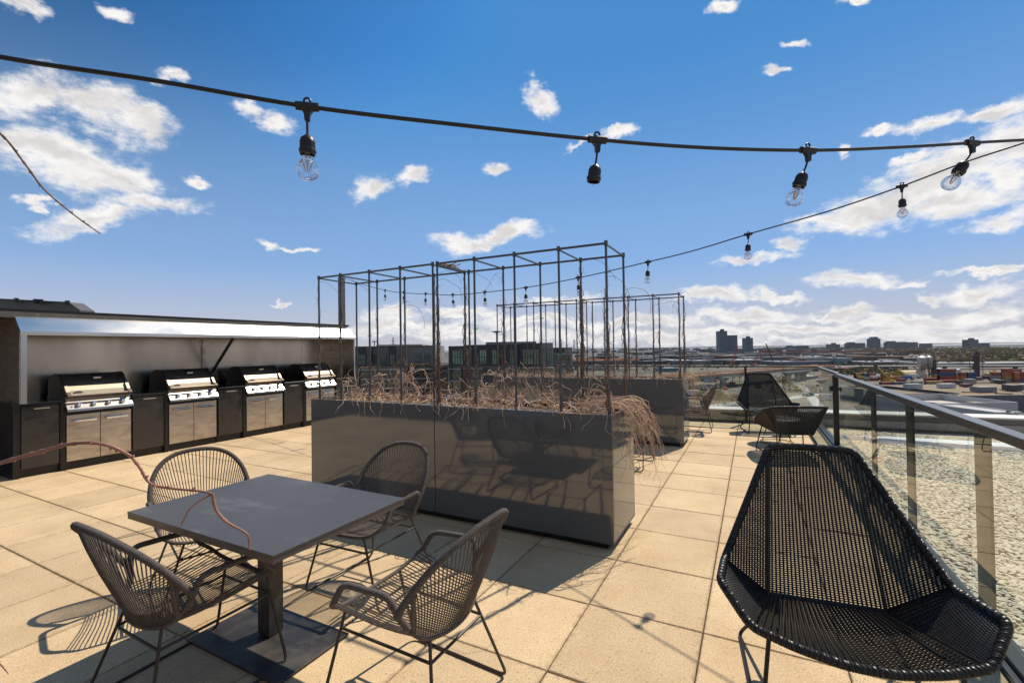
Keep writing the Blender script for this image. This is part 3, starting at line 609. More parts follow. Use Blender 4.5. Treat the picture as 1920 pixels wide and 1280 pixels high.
sp = MB(); n = 28
for (cx, cy, rx, ry) in ((5.6, 7.6, 2.2, .55), (3.6, 8.9, 2.4, .22), (7.2, 8.6, 2.2, .6)):
    o = len(sp.v); ring = []
    for i in range(n):
        a = 2*math.pi*i/n; k = 1+.22*noise.noise(Vector((cx+math.cos(a)*1.7, cy+math.sin(a)*1.7, 0)))+.1*noise.noise(Vector((math.cos(a)*6, math.sin(a)*6, cx)))
        ring.append((cx+rx*k*math.cos(a), cy+ry*k*math.sin(a)))
    vs = [(x, y, -.03) for x, y in ring]+[(cx+(x-cx)*.85, cy+(y-cy)*.85, .035) for x, y in ring]+[(cx, cy, .05)]
    sp.add(vs, [(i, (i+1) % n, (i+1) % n+n, i+n) for i in range(n)]+[(i+n, (i+1) % n+n, 2*n) for i in range(n)])
sp.build('melting_snow', M_SNOW, None, True, kind='stuff')
# ------------------------------------------------------------------ outdoor kitchen along the left wall
GX = -7.8
def enclosure():
    t = thing('grill_shelter', 'stainless steel grill hood shelter with back wall along the left side', 'shelter', (GX, 0, 0))
    # back wall of the terrace behind it
    MB().box(-.72, -.70, 2.20, 4.62, .88, 1.97).build('back_panel', M_BACK, t)
    MB().box(-.72, -.70, 4.625, 6.6, .88, 1.97).build('back_panel', M_BACK, t)
    MB().box(-.72, -.70, 6.605, 7.40, .88, 1.97).build('back_panel', M_BACK, t)
    MB().box(-.80, -.725, .5, 7.42, 0, 1.99).build('rear_wall', M_PARA, t)
    # sloped hood roof (three sheets), lip, side cheeks
    prof = [(.045, 1.768), (-.135, 1.958), (-.135, 1.944), (.045, 1.754)]
    for a, b in ((2.155, 4.74), (4.744, 6.80), (6.804, 7.40)):
        MB().prism([(x, z) for x, z in prof], a, b).build('roof_sheet', M_STEELH, t)
    MB().box(.030, .046, 2.155, 7.40, 1.722, 1.755).build('front_lip', M_STEELH, t, bevel=.002)
    bs = MB().box(-.170, -.136, .5, 7.30, 1.942, 2.014); bs.build('fascia', M_STEEL, t)
    sc_ = MB(); y = 1.0
    while y < 7.2: sc_.lathe([(.007, 0), (.006, .004), (0, .005)], 8, Matrix.Translation((-.136, y, 1.982)) @ Matrix.Rotation(math.pi/2, 4, 'Y')); y += .34
    sc_.build('screws', M_CHROME, t)
    MB().prism([(-.80, 1.99), (-.20, 1.99), (-.12, 2.018), (-.12, 2.044), (-.80, 2.085)], .5, 7.37).build('roof_cap', M_BLKM, t)
    MB().prism([(.03, .895), (.03, 1.755), (-.15, 1.942), (-.70, 1.942), (-.70, .895)], 2.150, 2.158).build('side_panel', M_STEELD, t)
    MB().prism([(.03, .895), (.03, 1.755), (-.15, 1.942), (-.70, 1.942), (-.70, .895)], 7.392, 7.40).build('side_panel', M_STEELD, t)
    MB().box(0, .035, 2.159, 2.215, .895, 1.721).build('front_post', M_STEELH, t, bevel=.002)
    MB().box(0, .035, 7.36, 7.391, .895, 1.721).build('front_post', M_STEELH, t, bevel=.002)
    bk = MB().box(-.699, -.66, 4.60, 4.645, .90, 1.72)
    bk.prism([(4.50, 1.94), (4.745, 1.94), (4.645, 1.50), (4.60, 1.50)], -.699, -.690, 'x'); bk.build('bracket', M_STEELD, t)
    MB().beam((-.02, 4.74, 1.72), (-.66, 4.74, 1.12), .03, .04).build('brace', M_BLKM, t)
    MB().box(-.70, -.62, 4.98, 5.10, 1.0, 1.14).cbox(-.62, -.60, 4.99, 5.09, 1.01, 1.13, .004).build('outlet_box', M_BLKM, t, bevel=.004)
    return t
enclosure()
def cabinet(y0, y1, label, post=True):
    t = thing('black_cabinet', label, 'cabinet', (GX, y0, 0), group='black cabinets between the grills'); W = y1-y0
    MB().box(-.66, -.03, 0.0, W, .10, .862).build('carcass', M_CAB, t)
    MB().box(-.60, -.045, 0.0, W, 0, .099).build('toe_kick', M_BLKM, t)
    d = MB().box(-.028, -.006, .012, W-.062, .115, .855).build('door', M_CAB, t, bevel=.003)
    MB().tube([(-.005, W*.28, .822), (.018, W*.28, .822), (.018, W*.62, .822), (-.005, W*.62, .822)], .0065, 6).build('handle', mat('pale_handle', (.62,.55,.44), .35, .8), d, True)
    if post: MB().box(-.66, 0.0, W-.055, W-.004, 0, .868).build('end_post', M_BLKM, t, bevel=.003)
    MB().cbox(-.70, .018, 0.0, W, .869, .896, .003).build('countertop', M_CTR, t)
    return t
cabinet(2.165, 2.582, 'leftmost black cabinet, beside the first grill, at the near end of the row')
cabinet(3.29, 3.750, 'black cabinet between the first and the second grill from the left')
cabinet(4.47, 4.945, 'black cabinet between the second and the third grill from the left')
cabinet(5.67, 6.145, 'black cabinet between the third and the last grill')
cabinet(6.89, 7.38, 'black cabinet at far end of the row, right of last grill')
e_ = MB().box(-.68, 0.0, 2.105, 2.163, 0, .868).cbox(-.70, .02, 2.095, 2.163, .869, .896, .003)
tag(e_.build('end_panel', M_BLKM, None), 'black end panel closing the near end of the cabinet row', 'panel').location = (GX, 0, 0)
def make_grill():
    t = thing('gas_grill', '', 'grill', group='built-in gas grills in the outdoor kitchen'); W = .70
    MB().box(-.60, -.035, .005, W-.005, .0, .098).build('toe_kick', M_BLKM, t)
    MB().box(-.60, -.03, .005, W-.005, .099, .75).build('carcass', M_BLKM, t)
    for a, b in ((.006, .347), (.353, .694)):
        d = MB().box(-.028, -.002, a, b, .108, .700).build('door', M_STEELD, t, bevel=.004)
        h = MB().cbox(.022, .042, a+.05, b-.05, .606, .634, .004); h.box(-.002, .022, a+.07, a+.085, .612, .628).box(-.002, .022, b-.085, b-.07, .612, .628)
        h.build('handle', M_CHROME, d, bevel=.002)
    # fire box and control panel
    MB().box(-.58, -.03, .0, W, .76, .93).build('firebox', M_HOOD, t)
    cp = MB().prism([(-.03, .872), (.052, .775), (.056, .748), (.030, .738), (-.03, .738)], -.005, W+.005).build('control_panel', M_PANEL, t, bevel=.003)
    MB().box(-.005, -.0045+.012, .02, W-.02, .728, .7375).build('drip_edge', M_BLKM, t)
    sl = MB(); y = .05
    while y < W-.05: sl.box(-.0295, -.0265, y, y+.006, .880, .898); y += .0125
    MB().box(-.03, -.0272, .0, W, .873, .905).build('vent_strip', M_STEEL, t); sl.build('vent_slots', M_BLKM, t, kind='stuff')
    nrm = Vector((.097, 0, .082)).normalized(); rot = Vector((0,0,1)).rotation_difference(nrm).to_matrix().to_4x4()
    for k in (.118, .275, .432, .589):
        c = Vector((.014, k, .822))+nrm*.001
        kb = MB().lathe([(.030, 0), (.030, .006), (.024, .010), (.0215, .034), (.017, .040), (0, .041)], 20, Matrix.Translation(c) @ rot).build('knob', M_CHROME, t, True)
        MB().lathe([(.036, 0), (.036, .003), (.031, .004)], 20, Matrix.Translation(c) @ rot).build('bezel', M_STEEL, kb, True)
    MB().lathe([(.008, 0), (.008, .006), (0, .006)], 10, Matrix.Translation(Vector((.028, .045, .806))+nrm*.001) @ rot).build('igniter', M_BLKM, cp, True)
    # domed lid
    pr = [(-.57, .932), (-.57, 1.10)]
    for i in range(9):
        a = math.radians(180-(12+i*13.5)); pr.append((-.335+math.cos(a)*.235, 1.075+math.sin(a)*.150))
    pr += [(-.108, 1.060), (-.068, 1.005), (-.04, .932)]
    lid = MB().prism(pr, .02, W-.02).build('lid', M_HOOD, t, True)
    for a, b in ((.004, .0195), (W-.0195, W-.004)): MB().prism([(p[0]+.002, p[1]+.004) if p[1] > .94 else p for p in pr], a, b).build('end_cap', M_BLKM, lid, True)
    MB().prism([(-.104, 1.066), (-.060, 1.008), (-.028, .945), (-.042, .940), (-.072, 1.002), (-.114, 1.060)], .03, W-.03).build('front_band', M_STEEL, lid, bevel=.001)
    for a in (.004, W-.046):
        MB().prism([(-.118, 1.070), (-.078, 1.074), (-.02, .995), (.040, .956), (.040, .935), (-.035, .928), (-.075, 1.01)], a, a+.042).build('handle_bracket', M_STEEL, lid, bevel=.003)
    MB().tube([(.020, .046, .947), (.020, W-.046, .947)], .013, 10).build('handle', M_STEEL, lid, True)
    # thermometer
    bx = Matrix.Translation((-.165, .365, 1.186)) @ Matrix.Rotation(math.radians(33), 4, 'Y')
    def q(pts, z0, z1):
        m_ = MB().prism(pts, z0, z1, 'z'); m_.v = [tuple(bx @ Vector(p)) for p in m_.v]; return m_
    th = q([(-.040, -.062), (.045, -.042), (.045, .042), (-.040, .062)], -.02, .010).build('thermometer', M_CHROME, lid, bevel=.003)
    el = [(math.cos(i*math.pi/8)*.030, math.sin(i*math.pi/8)*.040) for i in range(16)]
    q(el, .0102, .013).build('dial', mat('dial_face', (.02,.02,.025), .2), th)
    # emblem: a small dark mountain shape on the steel band
    b2 = Matrix.Translation((-.0480, .135, .990)) @ Matrix.Rotation(math.radians(62.8), 4, 'Y')
    em = MB().prism([(-.014, 0), (-.006, -.008), (-.009, -.018), (0, -.030), (.002, -.046), (.010, -.046), (.010, .046), (.002, .046), (0, .030), (-.009, .018), (-.006, .008)], -.002, .007, 'z')
    em.v = [tuple(b2 @ Vector(p)) for p in em.v]; em.build('emblem', mat('emblem_dark', (.05,.03,.02), .4), lid)
    # side burner box behind the right shoulder
    MB().box(-.50, -.42, W-.019, W+.03, 1.02, 1.16).build('hinge_box', M_BLKM, lid, bevel=.006)
    return t
g0 = make_grill(); g0.location = (GX, 2.583, 0); g0['label'] = 'leftmost gas grill, nearest of the four, behind the reddish twig'
for y, lb in ((3.752, 'second gas grill from the left, with sun glare on its control panel'), (4.950, 'third gas grill from the left, just left of the last one'), (6.152, 'rightmost gas grill, partly behind the leftmost trellis post')):
    dup(g0, (GX, y, 0), 0, lb)
# lamp pole that carries the string lights
pl = thing('light_pole', 'tall grey rectangular pole rising behind the grill shelter, holding the string lights', 'pole', (-8.25, 7.47, 0))
MB().box(-.055, .055, -.055, .055, 0, 3.14).build('shaft', mat('pole_grey', (.13,.125,.12), .5, .3), pl, bevel=.004)
MB().box(.056, .075, -.01, .01, 3.02, 3.05).build('hook', M_BLKM, pl); MB().box(-.09, -.056, -.015, .015, 2.55, 2.60).build('cleat', M_BLKM, pl)
# penthouse beyond the shelter
ph = thing('penthouse_block', 'low grey metal clad rooftop block with chamfered end beyond the grill shelter', 'building', (0, 0, 0))
def F3(px, d, z): # view frame helper: depth d, height z
    q = Vector((-math.sin(YAW), math.cos(YAW), 0))*d+Vector((math.cos(YAW), math.sin(YAW), 0))*((px-960)*d/F_PX); q.z = z; return q
HZ = lambda px: 640+F_PX*math.tan(PIT)+(px-960)*math.tan(ROL)
def ZP(px, py, d): return H+(HZ(px)-py)*d/F_PX
d_ = 17.; z1 = ZP(0, 557, d_); zr = ZP(125, 566, d_); a = F3(-400, d_, 0); b = F3(128, d_, 0); c = F3(150, d_, 0); back = Vector((-math.sin(YAW), math.cos(YAW), 0))*.6
m = MB(); m.add([(a.x,a.y,1.2),(c.x,c.y,1.2),(c.x,c.y,ZP(150,581,d_)),(b.x,b.y,zr),(a.x,a.y,z1+.4)]+[tuple(Vector(v)+back) for v in [(a.x,a.y,1.2),(c.x,c.y,1.2),(c.x,c.y,ZP(150,581,d_)),(b.x,b.y,zr),(a.x,a.y,z1+.4)]],
      [(0,1,2,3,4),(9,8,7,6,5)]+[(i,(i+1)%5,(i+1)%5+5,i+5) for i in range(5)])
m.build('cladding', mat('grey_cladding', (.11,.105,.10), .5, .2, nscale=1), ph)
m = MB()
for px in (30, 66, 76, 126): p = F3(px, d_-.15, ZP(px, 562+px*.05, d_)); m.box(p.x-.07, p.x+.07, p.y-.05, p.y+.05, p.z-.08, p.z+.08)
m.beam(F3(-100, d_-.1, ZP(-100, 556, d_)), F3(126, d_-.1, ZP(126, 567, d_)), .03, .03); m.build('cable_fixings', M_BLKM, ph)

# ------------------------------------------------------------------ dining table
TX0, TX1, TY0, TY1, TZ = -2.755, -1.640, 1.140, 1.893, .700
tb = thing('dining_table', 'square black outdoor table on a single post with four woven chairs round it', 'table', (-2.22, 1.53, 0))
def tl(x0, x1, y0, y1, z0, z1): return MB().box(x0+2.22, x1+2.22, y0-1.53, y1-1.53, z0, z1)
tt = tl(TX0, TX1, TY0, TY1, TZ-.012, TZ).build('table_top', M_TABLE, tb, bevel=.0015)
tl(TX0+.002, TX1-.002, TY0+.002, TY1-.002, TZ-.034, TZ-.0125).build('edge_band', M_TEDGE, tt)
tl(-2.45, -1.99, 1.36, 1.70, TZ-.05, TZ-.0345).build('under_plate', M_BLKM, tb)
tl(-2.305, -2.215, 1.515, 1.600, .022, TZ-.0505).build('post', M_TBASE, tb, bevel=.004)
tl(-2.595, -1.885, 1.325, 1.735, .004, .016).build('base_plate', M_TBASE, tb, bevel=.002)

# ------------------------------------------------------------------ woven dining chairs
def make_chair():
    t = thing('rope_chair', '', 'chair', group='taupe rope dining chairs')
    mi = lambda p: Vector((-p[0], p[1], p[2]))
    # hoop of the backrest
    side = [Vector(p) for p in ((.262,-.085,.500), (.270,-.120,.550), (.268,-.165,.610), (.252,-.215,.675), (.222,-.262,.730), (.178,-.300,.772), (.120,-.325,.800), (.055,-.337,.812))]
    hoop = resample(cr(side+[Vector((0,-.339,.814))]+[mi(p) for p in reversed(side)], 8), .0035)
    wrap = lambda i: 1.0 if i % 2 else .86
    MB().tube(hoop, .0152, 8, mod=wrap).build('back_hoop', M_ROPE, t, True)
    ring = [Vector(p) for p in ((.228,-.100,.445), (.205,-.125,.410), (.157,-.147,.381), (.08,-.168,.368))]
    bring = resample(cr(ring+[Vector((0,-.176,.365))]+[mi(p) for p in reversed(ring)], 8), .006)
    fr = [Vector(p) for p in ((.278,.225,.490), (.262,.262,.455), (.215,.283,.422), (.15,.295,.405), (.07,.300,.400))]
    fring = resample(cr(fr+[Vector((0,.302,.399))]+[mi(p) for p in reversed(fr)], 8), .006)
    MB().tube(bring, .010, 8, mod=wrap).build('rear_ring', M_ROPE, t, True)
    MB().tube(fring, .010, 8, mod=wrap).build('front_ring', M_ROPE, t, True)
    b = MB(); n = 45
    for i in range(n):
        u = (i+.5)/n; uu = .5+(u-.5)*.93; p = at(hoop, .5+(u-.5)*.86); q = at(bring, uu)
        out = Vector((p.x*.3, -.004, 0)); mid = p.lerp(q, .5)+Vector((0, -.010, 0))
        b.tube([p, p.lerp(q, .25)+Vector((0,-.008,0)), mid, p.lerp(q, .75)+Vector((0,-.006,0)), q], .0029, 5, caps=False)
    b.build('back_ropes', M_ROPE, t, True, kind='stuff')
    s = MB(); n = 38
    for i in range(n):
        u = (i+.5)/n; p = at(bring, u); q = at(fring, u); sg = -.014
        s.tube([p, p.lerp(q, .25)+Vector((0,0,sg*.8)), p.lerp(q, .5)+Vector((0,0,sg)), p.lerp(q, .75)+Vector((0,0,sg*.5)), q, q+Vector((0,.006,-.012))], .0029, 5, caps=False)
    s.build('seat_ropes', M_ROPE, t, True, kind='stuff')
    for k in (1, -1):
        S = lambda p: Vector((p[0]*k, p[1], p[2]))
        arm = corner([S(p) for p in ((.228,-.100,.445), (.262,-.088,.500), (.290,-.070,.582), (.284,.172,.572), (.278,.225,.490))], .05, 6)
        MB().tube(resample(arm, .0035), .0138, 8, mod=wrap).build('armrest', M_ROPE, t, True)
        MB().tube(resample([S((.268,-.168,.600)), S((.215,-.120,.420))], .0035), .010, 8, mod=wrap).build('arm_stay', M_ROPE, t, True)
        MB().tube(corner([S((.165,.286,.398)), S((.292,.309,.008)), S((.263,-.251,.008)), S((.157,-.150,.372))], .045, 6), .0068, 8).build('sled_leg', M_CHFR, t, True)
        MB().tube([S((.190,.290,.320)), S((.178,-.169,.305))], .0062, 8).build('side_bar', M_CHFR, t, True)
    MB().tube([(-.190,.290,.318), (.190,.290,.318)], .0062, 8).build('front_bar', M_CHFR, t, True)
    MB().tube([(-.178,-.169,.303), (.178,-.169,.303)], .0062, 8).build('rear_bar', M_CHFR, t, True)
    return t
ch = make_chair(); ch.location = (-2.279, 1.146, 0); ch.rotation_euler = (0, 0, math.radians(359.05)); ch['label'] = 'rope chair at lower left, seen from behind with its seat pushed under the table'
dup(ch, (-1.258, 1.573, 0), math.radians(89.4), 'rope chair in the centre foreground, right of the table, its curved back toward the camera')
dup(ch, (-2.176, 2.235, 0), math.radians(182.3), 'rope chair on the far side of the table, backed up to the planter')
dup(ch, (-3.091, 1.700, 0), math.radians(252), 'rope chair left of the table, its back hoop rising beyond the tabletop')
dup(ch, (-.883, 8.701, 0), math.radians(91.5), 'small distant rope chair seen side-on by the far railing, right of farther planter')
dup(ch, (-1.46, 5.80, 0), math.radians(268), 'rope chair between the two planters, only one foot showing behind hanging vines')

# ------------------------------------------------------------------ black woven lounge chairs
def make_lounge(T, S, A, B, Fp, Cf, label, low=False, rear_curve=0.):
    t = thing('wicker_lounge_chair', label, 'chair', group='black woven lounge chairs')
    V = lambda p, k=1: Vector((p[0]*k, p[1], p[2]))
    def strand(m, pts, r, n=4): m.tube(pts, r, n, caps=False)
    def panel(name, a, b, c, d, nrib, nstr, sag=0., outward=Vector((0,0,1))):
        # a-b upper edge, d-c lower edge; ribs run from upper to lower, strands across
        m = MB()
        def P(u, v): 
            p = a.lerp(b, u).lerp(d.lerp(c, u), v); return p+outward*(-sag*math.sin(math.pi*u)*math.sin(math.pi*min(v, 1)))
        for i in range(nrib+1):
            u = i/nrib; m.tube([P(u, v/8) for v in range(9)], .0042, 5, caps=False)
        for j in range(nstr+1):
            v = j/nstr; k = 2*nrib; pts = []
            nn = (b-a).cross(d-a).normalized()
            for i in range(k+1):
                u = i/k; off = .0020*(1 if ((i//2+j) % 2 == 0) else -1)*(1 if i % 2 == 0 else 0); pts.append(P(u, v)+nn*off)
            m.tube(pts, .0034, 4, caps=False)
        return m.build(name, M_WICK, t, False, kind='stuff')
    panel('back_weave', V(T, -1), V(T), V(S), V(S, -1), 27, int((V(T)-V(S)).length/.0090), .03, Vector((0, 1, 0)))
    for k in (1, -1):
        m = MB(); a, b, c = V(T, k), V(A, k), V(S, k); nr = 16; nn = (b-a).cross(c-a).normalized()
        for i in range(nr+1):
            s = i/nr; m.tube([a.lerp(b, s), c.lerp(b, s)], .0042, 5, caps=False)
        ns = int((a-c).length/.0090)
        for j in range(1, ns+1):
            v = j/ns; p = a.lerp(c, v); q = a.lerp(b, v); kk = max(2, int(2*nr*v)); m.tube([p.lerp(q, i/kk)+nn*.002*(1 if (i+j) % 2 else -1) for i in range(kk+1)], .0032, 4, caps=False)
        m.build('wing_weave', M_WICK, t, False, kind='stuff')
        L_ = (V(A, k)-V(B, k)).length
        panel('side_weave', V(A, k), V(B, k), V(Fp, k), V(S, k), 18, 38)
    # seat with a bowed front edge
    m = MB(); n = 30; fe = lambda u: V(Fp, -1).lerp(V(Fp), u)+Vector((0, (Cf[1]-Fp[1])*math.sin(math.pi*u), (Cf[2]-Fp[2])*math.sin(math.pi*u)))
    be = lambda u: V(S, -1).lerp(V(S), u)
    Q = lambda u, v: be(u).lerp(fe(u), v)+Vector((0, 0, -.018*math.sin(math.pi*v)*math.sin(math.pi*u)))
    for i in range(n+1): u = i/n; m.tube([Q(u, v/10)+Vector((0,0,.002)) for v in range(11)], .0048, 5, caps=False)
    ns = 60
    for j in range(ns+1):
        v = j/ns; m.tube([Q(i/(2*n), v)+Vector((0, 0, .0036*(1 if ((i//2+j) % 2 == 0) else -1) if i % 2 == 0 else 0)) for i in range(2*n+1)], .0026, 3, caps=False)
    m.build('seat_weave', M_WICK, t, False, kind='stuff')
    # creases between the panels (inner frame bars wrapped in strand)
    cm = MB()
    for k in (1, -1):
        cm.tube([V(T, k), V(S, k)], .0085, 6); cm.tube([V(S, k), V(Fp, k)], .006, 6); cm.tube([V(S, k), V(A, k)], .0075, 6)
    cm.tube([V(S, -1), V(S)], .010, 6); cm.build('inner_frame', M_WICK, t, True)
    # thick braided rim
    top = [V(T, -1).lerp(V(T), u)+Vector((0, -.012*math.sin(math.pi*u), .006*math.sin(math.pi*u))) for u in (0, .33, .67, 1)]
    fr = [fe(u) for u in (1, .8, .6, .4, .2, 0)]
    loop = top+[V(A), V(B)]+fr+[V(B, -1), V(A, -1)]
    n_ = len(loop); out = []
    for i in range(n_):
        p = loop[i]; a = loop[i-1]-p; b = loop[(i+1) % n_]-p; r_ = min(.035, a.length*.4, b.length*.4); p0 = p+a.normalized()*r_; p2 = p+b.normalized()*r_
        for q in range(4): t_ = q/3; out.append(p0*(1-t_)**2+p*2*t_*(1-t_)+p2*t_*t_)
    rp = resample(out+[out[0]], .0035)[:-1]
    rm = MB().tube(rp, .0130, 8, closed=True)
    for ph_ in (0, 1.57, math.pi, 4.71):       # two strands coiled round the core
        pts = []; k = len(rp)
        for i in range(k):
            d = (rp[(i+1) % k]-rp[i-1]).normalized(); u = d.cross(Vector((.3,.2,1))).normalized(); w_ = d.cross(u); a = ph_+i*.0035/.034*2*math.pi
            pts.append(rp[i]+(u*math.cos(a)+w_*math.sin(a))*.0130)
        rm.tube(pts, .0048, 5, closed=True)
    rm.build('braided_rim', M_WICK, t, True)
    for k in (1, -1):
        zf = Fp[2]-.03
        MB().tube(corner([Vector((k*(Fp[0]-.07), Fp[1]-.04, zf)), Vector((k*(Fp[0]-.02), Fp[1]+.05, .008)), Vector((k*(Fp[0]-.02), T[1]*.85, .008)), Vector((k*S[0]*.85, S[1]+.0, S[2]-.012))], .04, 6), .0085, 8).build('sled_leg', M_BLKM, t, True)
        MB().tube([Vector((k*(Fp[0]-.10), Fp[1]-.07, zf-.002)), Vector((k*S[0]*.85, S[1]+.03, S[2]-.015))], .0085, 8).build('seat_bearer', M_BLKM, t, True)
    MB().tube([Vector((-(Fp[0]-.045), Fp[1]+.01, .165)), Vector(((Fp[0]-.045), Fp[1]+.01, .165))], .007, 8).build('cross_bar', M_BLKM, t, True)
    MB().box(-.03, .0, S[1]-.012, S[1]-.010, S[2]-.03, S[2]-.008).build('care_tag', mat('white_tag', (.8,.8,.8), .6), t)
    return t
HB = dict(T=(.184,-.412,.954), S=(.230,-.207,.295), A=(.425,-.116,.474), B=(.464,.155,.494), Fp=(.364,.257,.380), Cf=(0,.345,.345))
lc = make_lounge(label='large black woven high-back lounge chair in the right foreground', **HB)
lc.location = (.301, 2.334, 0); lc.rotation_euler = (0, 0, math.radians(187.6))
dup(lc, (.19, 8.985, 0), math.radians(192.8), 'black woven high-back lounge chair in the far corner by the railing post')
l3 = make_lounge(T=(.325,-.335,.66), S=(.215,-.186,.285), A=(.375,-.13,.60), B=(.385,.12,.47), Fp=(.335,.28,.36), Cf=(0,.36,.33), label='low black woven lounge chair with its back turned, between the two high-back chairs')
l3.location = (.43, 7.33, 0); l3.rotation_euler = (0, 0, math.radians(19))
st = thing('side_table', 'small round grey side table between the two far black lounge chairs', 'table', (.30, 8.02, 0))
MB().lathe([(0,.352),(.31,.352),(.315,.356),(.315,.366),(.31,.370),(0,.370)], 40).build('table_top', mat('side_table_grey', (.13,.13,.135), .45, nscale=20), st, True)
for k in range(3):
    a = k*2.094+.5; MB().tube([(math.cos(a)*.10, math.sin(a)*.10, .35), (math.cos(a)*.22, math.sin(a)*.22, .008)], .007, 6).build('leg', M_BLKM, st, True)
MB().tube([(math.cos(i*.2618)*.22, math.sin(i*.2618)*.22, .010) for i in range(24)], .006, 6, closed=True).build('foot_ring', M_BLKM, st, True)

# ------------------------------------------------------------------ string lights
def plan(px, py, A, B):
    n = Vector((B.y-A.y, -(B.x-A.x), 0)); d = ray(px, py); return CAM+d*(n.dot(A-CAM)/n.dot(d))
def cable(pix, A, B, r, label):
    pts = cr([plan(px, py, A, B) for px, py in pix], 12); o = MB().tube(pts, r, 8).build('light_cable', M_RUB, None, True); tag(o, label, 'cable'); return pts
A1 = ond(576, 195, 1.29); B1_ = ond(1515, 283, 1.65)
cable([(-700,-40),(-350,33),(0,107),(288,151),(576,200),(848,233),(1120,262),(1320,277),(1515,282),(1670,277),(1823,268),(2060,252),(2400,214)], A1, B1_, .0062, 'thick black string light cable crossing the sky in the foreground')
P1_ = ond(1920, 268, 2.6); P0_ = Vector((-8.17, 7.47, 3.04))
cable([(640,519),(680,533),(722,544),(757,549),(798,551),(849,553),(909,548),(986,539),(1084,521),(1215,491),(1300,470),(1403,439),(1550,397),(1691,349),(1810,304),(1920,268),(2100,206),(2350,110)], P0_, P1_, .0052, 'second black string light cable running from the light pole to the upper right')
def lamp_meshes():
    tee = MB().tube([(-.030, 0, 0), (.030, 0, 0)], .0120, 10).prism([(-.020, -.004), (.020, -.004), (.008, -.022), (.0065, -.040), (-.0065, -.040), (-.008, -.022)], -.007, .007)
    tee.tube([(math.cos(a)*.0085, 0, .016+math.sin(a)*.0085) for a in [k*.6283 for k in range(10)]], .0032, 6, closed=True)
    so = MB().lathe([(.006,0),(.009,-.004),(.017,-.012),(.0205,-.024),(.0205,-.030),(.0190,-.031),(.0190,-.034),(.0205,-.035),(.0205,-.040),(.0190,-.041),(.0190,-.044),(.0205,-.045),(.0205,-.050),(.0230,-.052),(.0230,-.060),(.0205,-.062),(.0205,-.070),(.0170,-.070),(.0165,-.060),(0,-.060)], 20)
    bu = MB().lathe([(.0125,-.062),(.0135,-.078),(.0165,-.090),(.0235,-.102),(.0290,-.115),(.0302,-.127),(.0285,-.139),(.0230,-.150),(.0140,-.157),(.005,-.1595),(0,-.160),(0,-.1588),(.005,-.1583),(.0132,-.1558),(.0220,-.1492),(.0274,-.1385),(.0290,-.127),(.0278,-.1155),(.0223,-.1030),(.0154,-.0910),(.0124,-.078),(.0116,-.064)], 24)
    st_ = MB().lathe([(.005,-.064),(.004,-.080),(.008,-.084),(.004,-.088),(.002,-.096),(0,-.097)], 8)
    fi = MB()
    for i, (x, y) in enumerate(((-1,-.4),(-.35,.6),(.35,-.6),(1,.4))):
        fi.tube([(x*.0115, y*.008, -.098), (x*.0045, y*.004, -.128)], .0017, 5); fi.tube([(x*.0115, y*.008, -.098), (0, 0, -.092)], .0004, 3); fi.tube([(x*.0045, y*.004, -.128), (0, 0, -.134)], .0004, 3)
    for q in (so, bu, st_, fi): q.v = [(p[0], p[1], p[2]*.80) for p in q.v]
    return tee.mesh('connector', M_RUB, True), so.mesh('socket', M_RUB, True), bu.mesh('bulb', M_BULB, True), st_.mesh('glass_stem', M_BULB, True), fi.mesh('filament', M_FIL, True)
LM = lamp_meshes()
def lamp(p, along, tilt, label, drop=.052, bulb=True):
    az = math.atan2(along.y, along.x); t = thing('string_light', label, 'light bulb', p, az, 'bulbs on the string lights')
    def put(name, me, loc, rot, par):
        o = bpy.data.objects.new(name, me); COL.objects.link(o); o.location = loc; o.rotation_euler = rot; o.parent = par; return o
    slope = math.atan2(along.z, math.hypot(along.x, along.y))
    put('connector', LM[0], (0, 0, 0), (0, -slope, 0), t)
    tx, ty = tilt
    e = Vector((math.sin(tx), math.sin(ty), -math.cos(math.hypot(tx, ty))))*drop+Vector((0, 0, -.028))
    MB().tube(cr([(0,0,-.028), Vector((0,0,-.028)).lerp(e, .5)+Vector((0,0,-.004)), e+Vector((0,0,.002))], 4), .0036, 6).build('drop_cord', M_RUB, t, True)
    s = put('socket', LM[1], e, (ty*1.1, -tx*1.1, 0), t)
    if bulb: b = put('bulb', LM[2], (0,0,0), (0,0,0), s); 
    if bulb:
        b.parent = t; b.location = e; b.rotation_euler = (ty*1.1, -tx*1.1, 0)
        put('glass_stem', LM[3], (0,0,0), (0,0,0), b); put('filament', LM[4], (0,0,0), (0,0,R.uniform(-.4,.4)), b)
    else: MB().tube([(0,0,-.048), (0,0,-.070)], .0012, 4).build('contact_pin', M_CHROME, s)
d1 = (B1_-A1).normalized()
lamp(plan(576,200,A1,B1_), d1, (.0,.0), 'clear bulb hanging farthest left on the foreground cable')
lamp(plan(1120,262,A1,B1_), d1, (-.12,.05), 'empty black lamp socket without a bulb on the foreground cable', bulb=False)
lamp(plan(1515,282,A1,B1_), d1, (-.30,.10), 'clear bulb tilted to the left on the foreground cable, right of the empty socket')
lamp(plan(1823,268,A1,B1_), d1, (-.52,.15), 'strongly tilted clear bulb at upper right where the two cables cross')
d2 = (P1_-P0_).normalized(); names = ['rightmost, largest bulb on the rear cable, against the big white cloud','second bulb from the right on the rear cable','third bulb from the right on the rear cable, right of the near trellis',
   'bulb on the rear cable beside the bushy vine of the near trellis','bulb on the rear cable above the left part of the farther trellis','bulb on the rear cable right of the double trellis posts, before the farther trellis','bulb at the lowest sag of the rear cable, right of the thick stem bundle',
   'bulb on the rear cable just left of the thick stem bundle','second bulb from the left end of the rear cable','leftmost tiny bulb on the rear cable near the light pole']
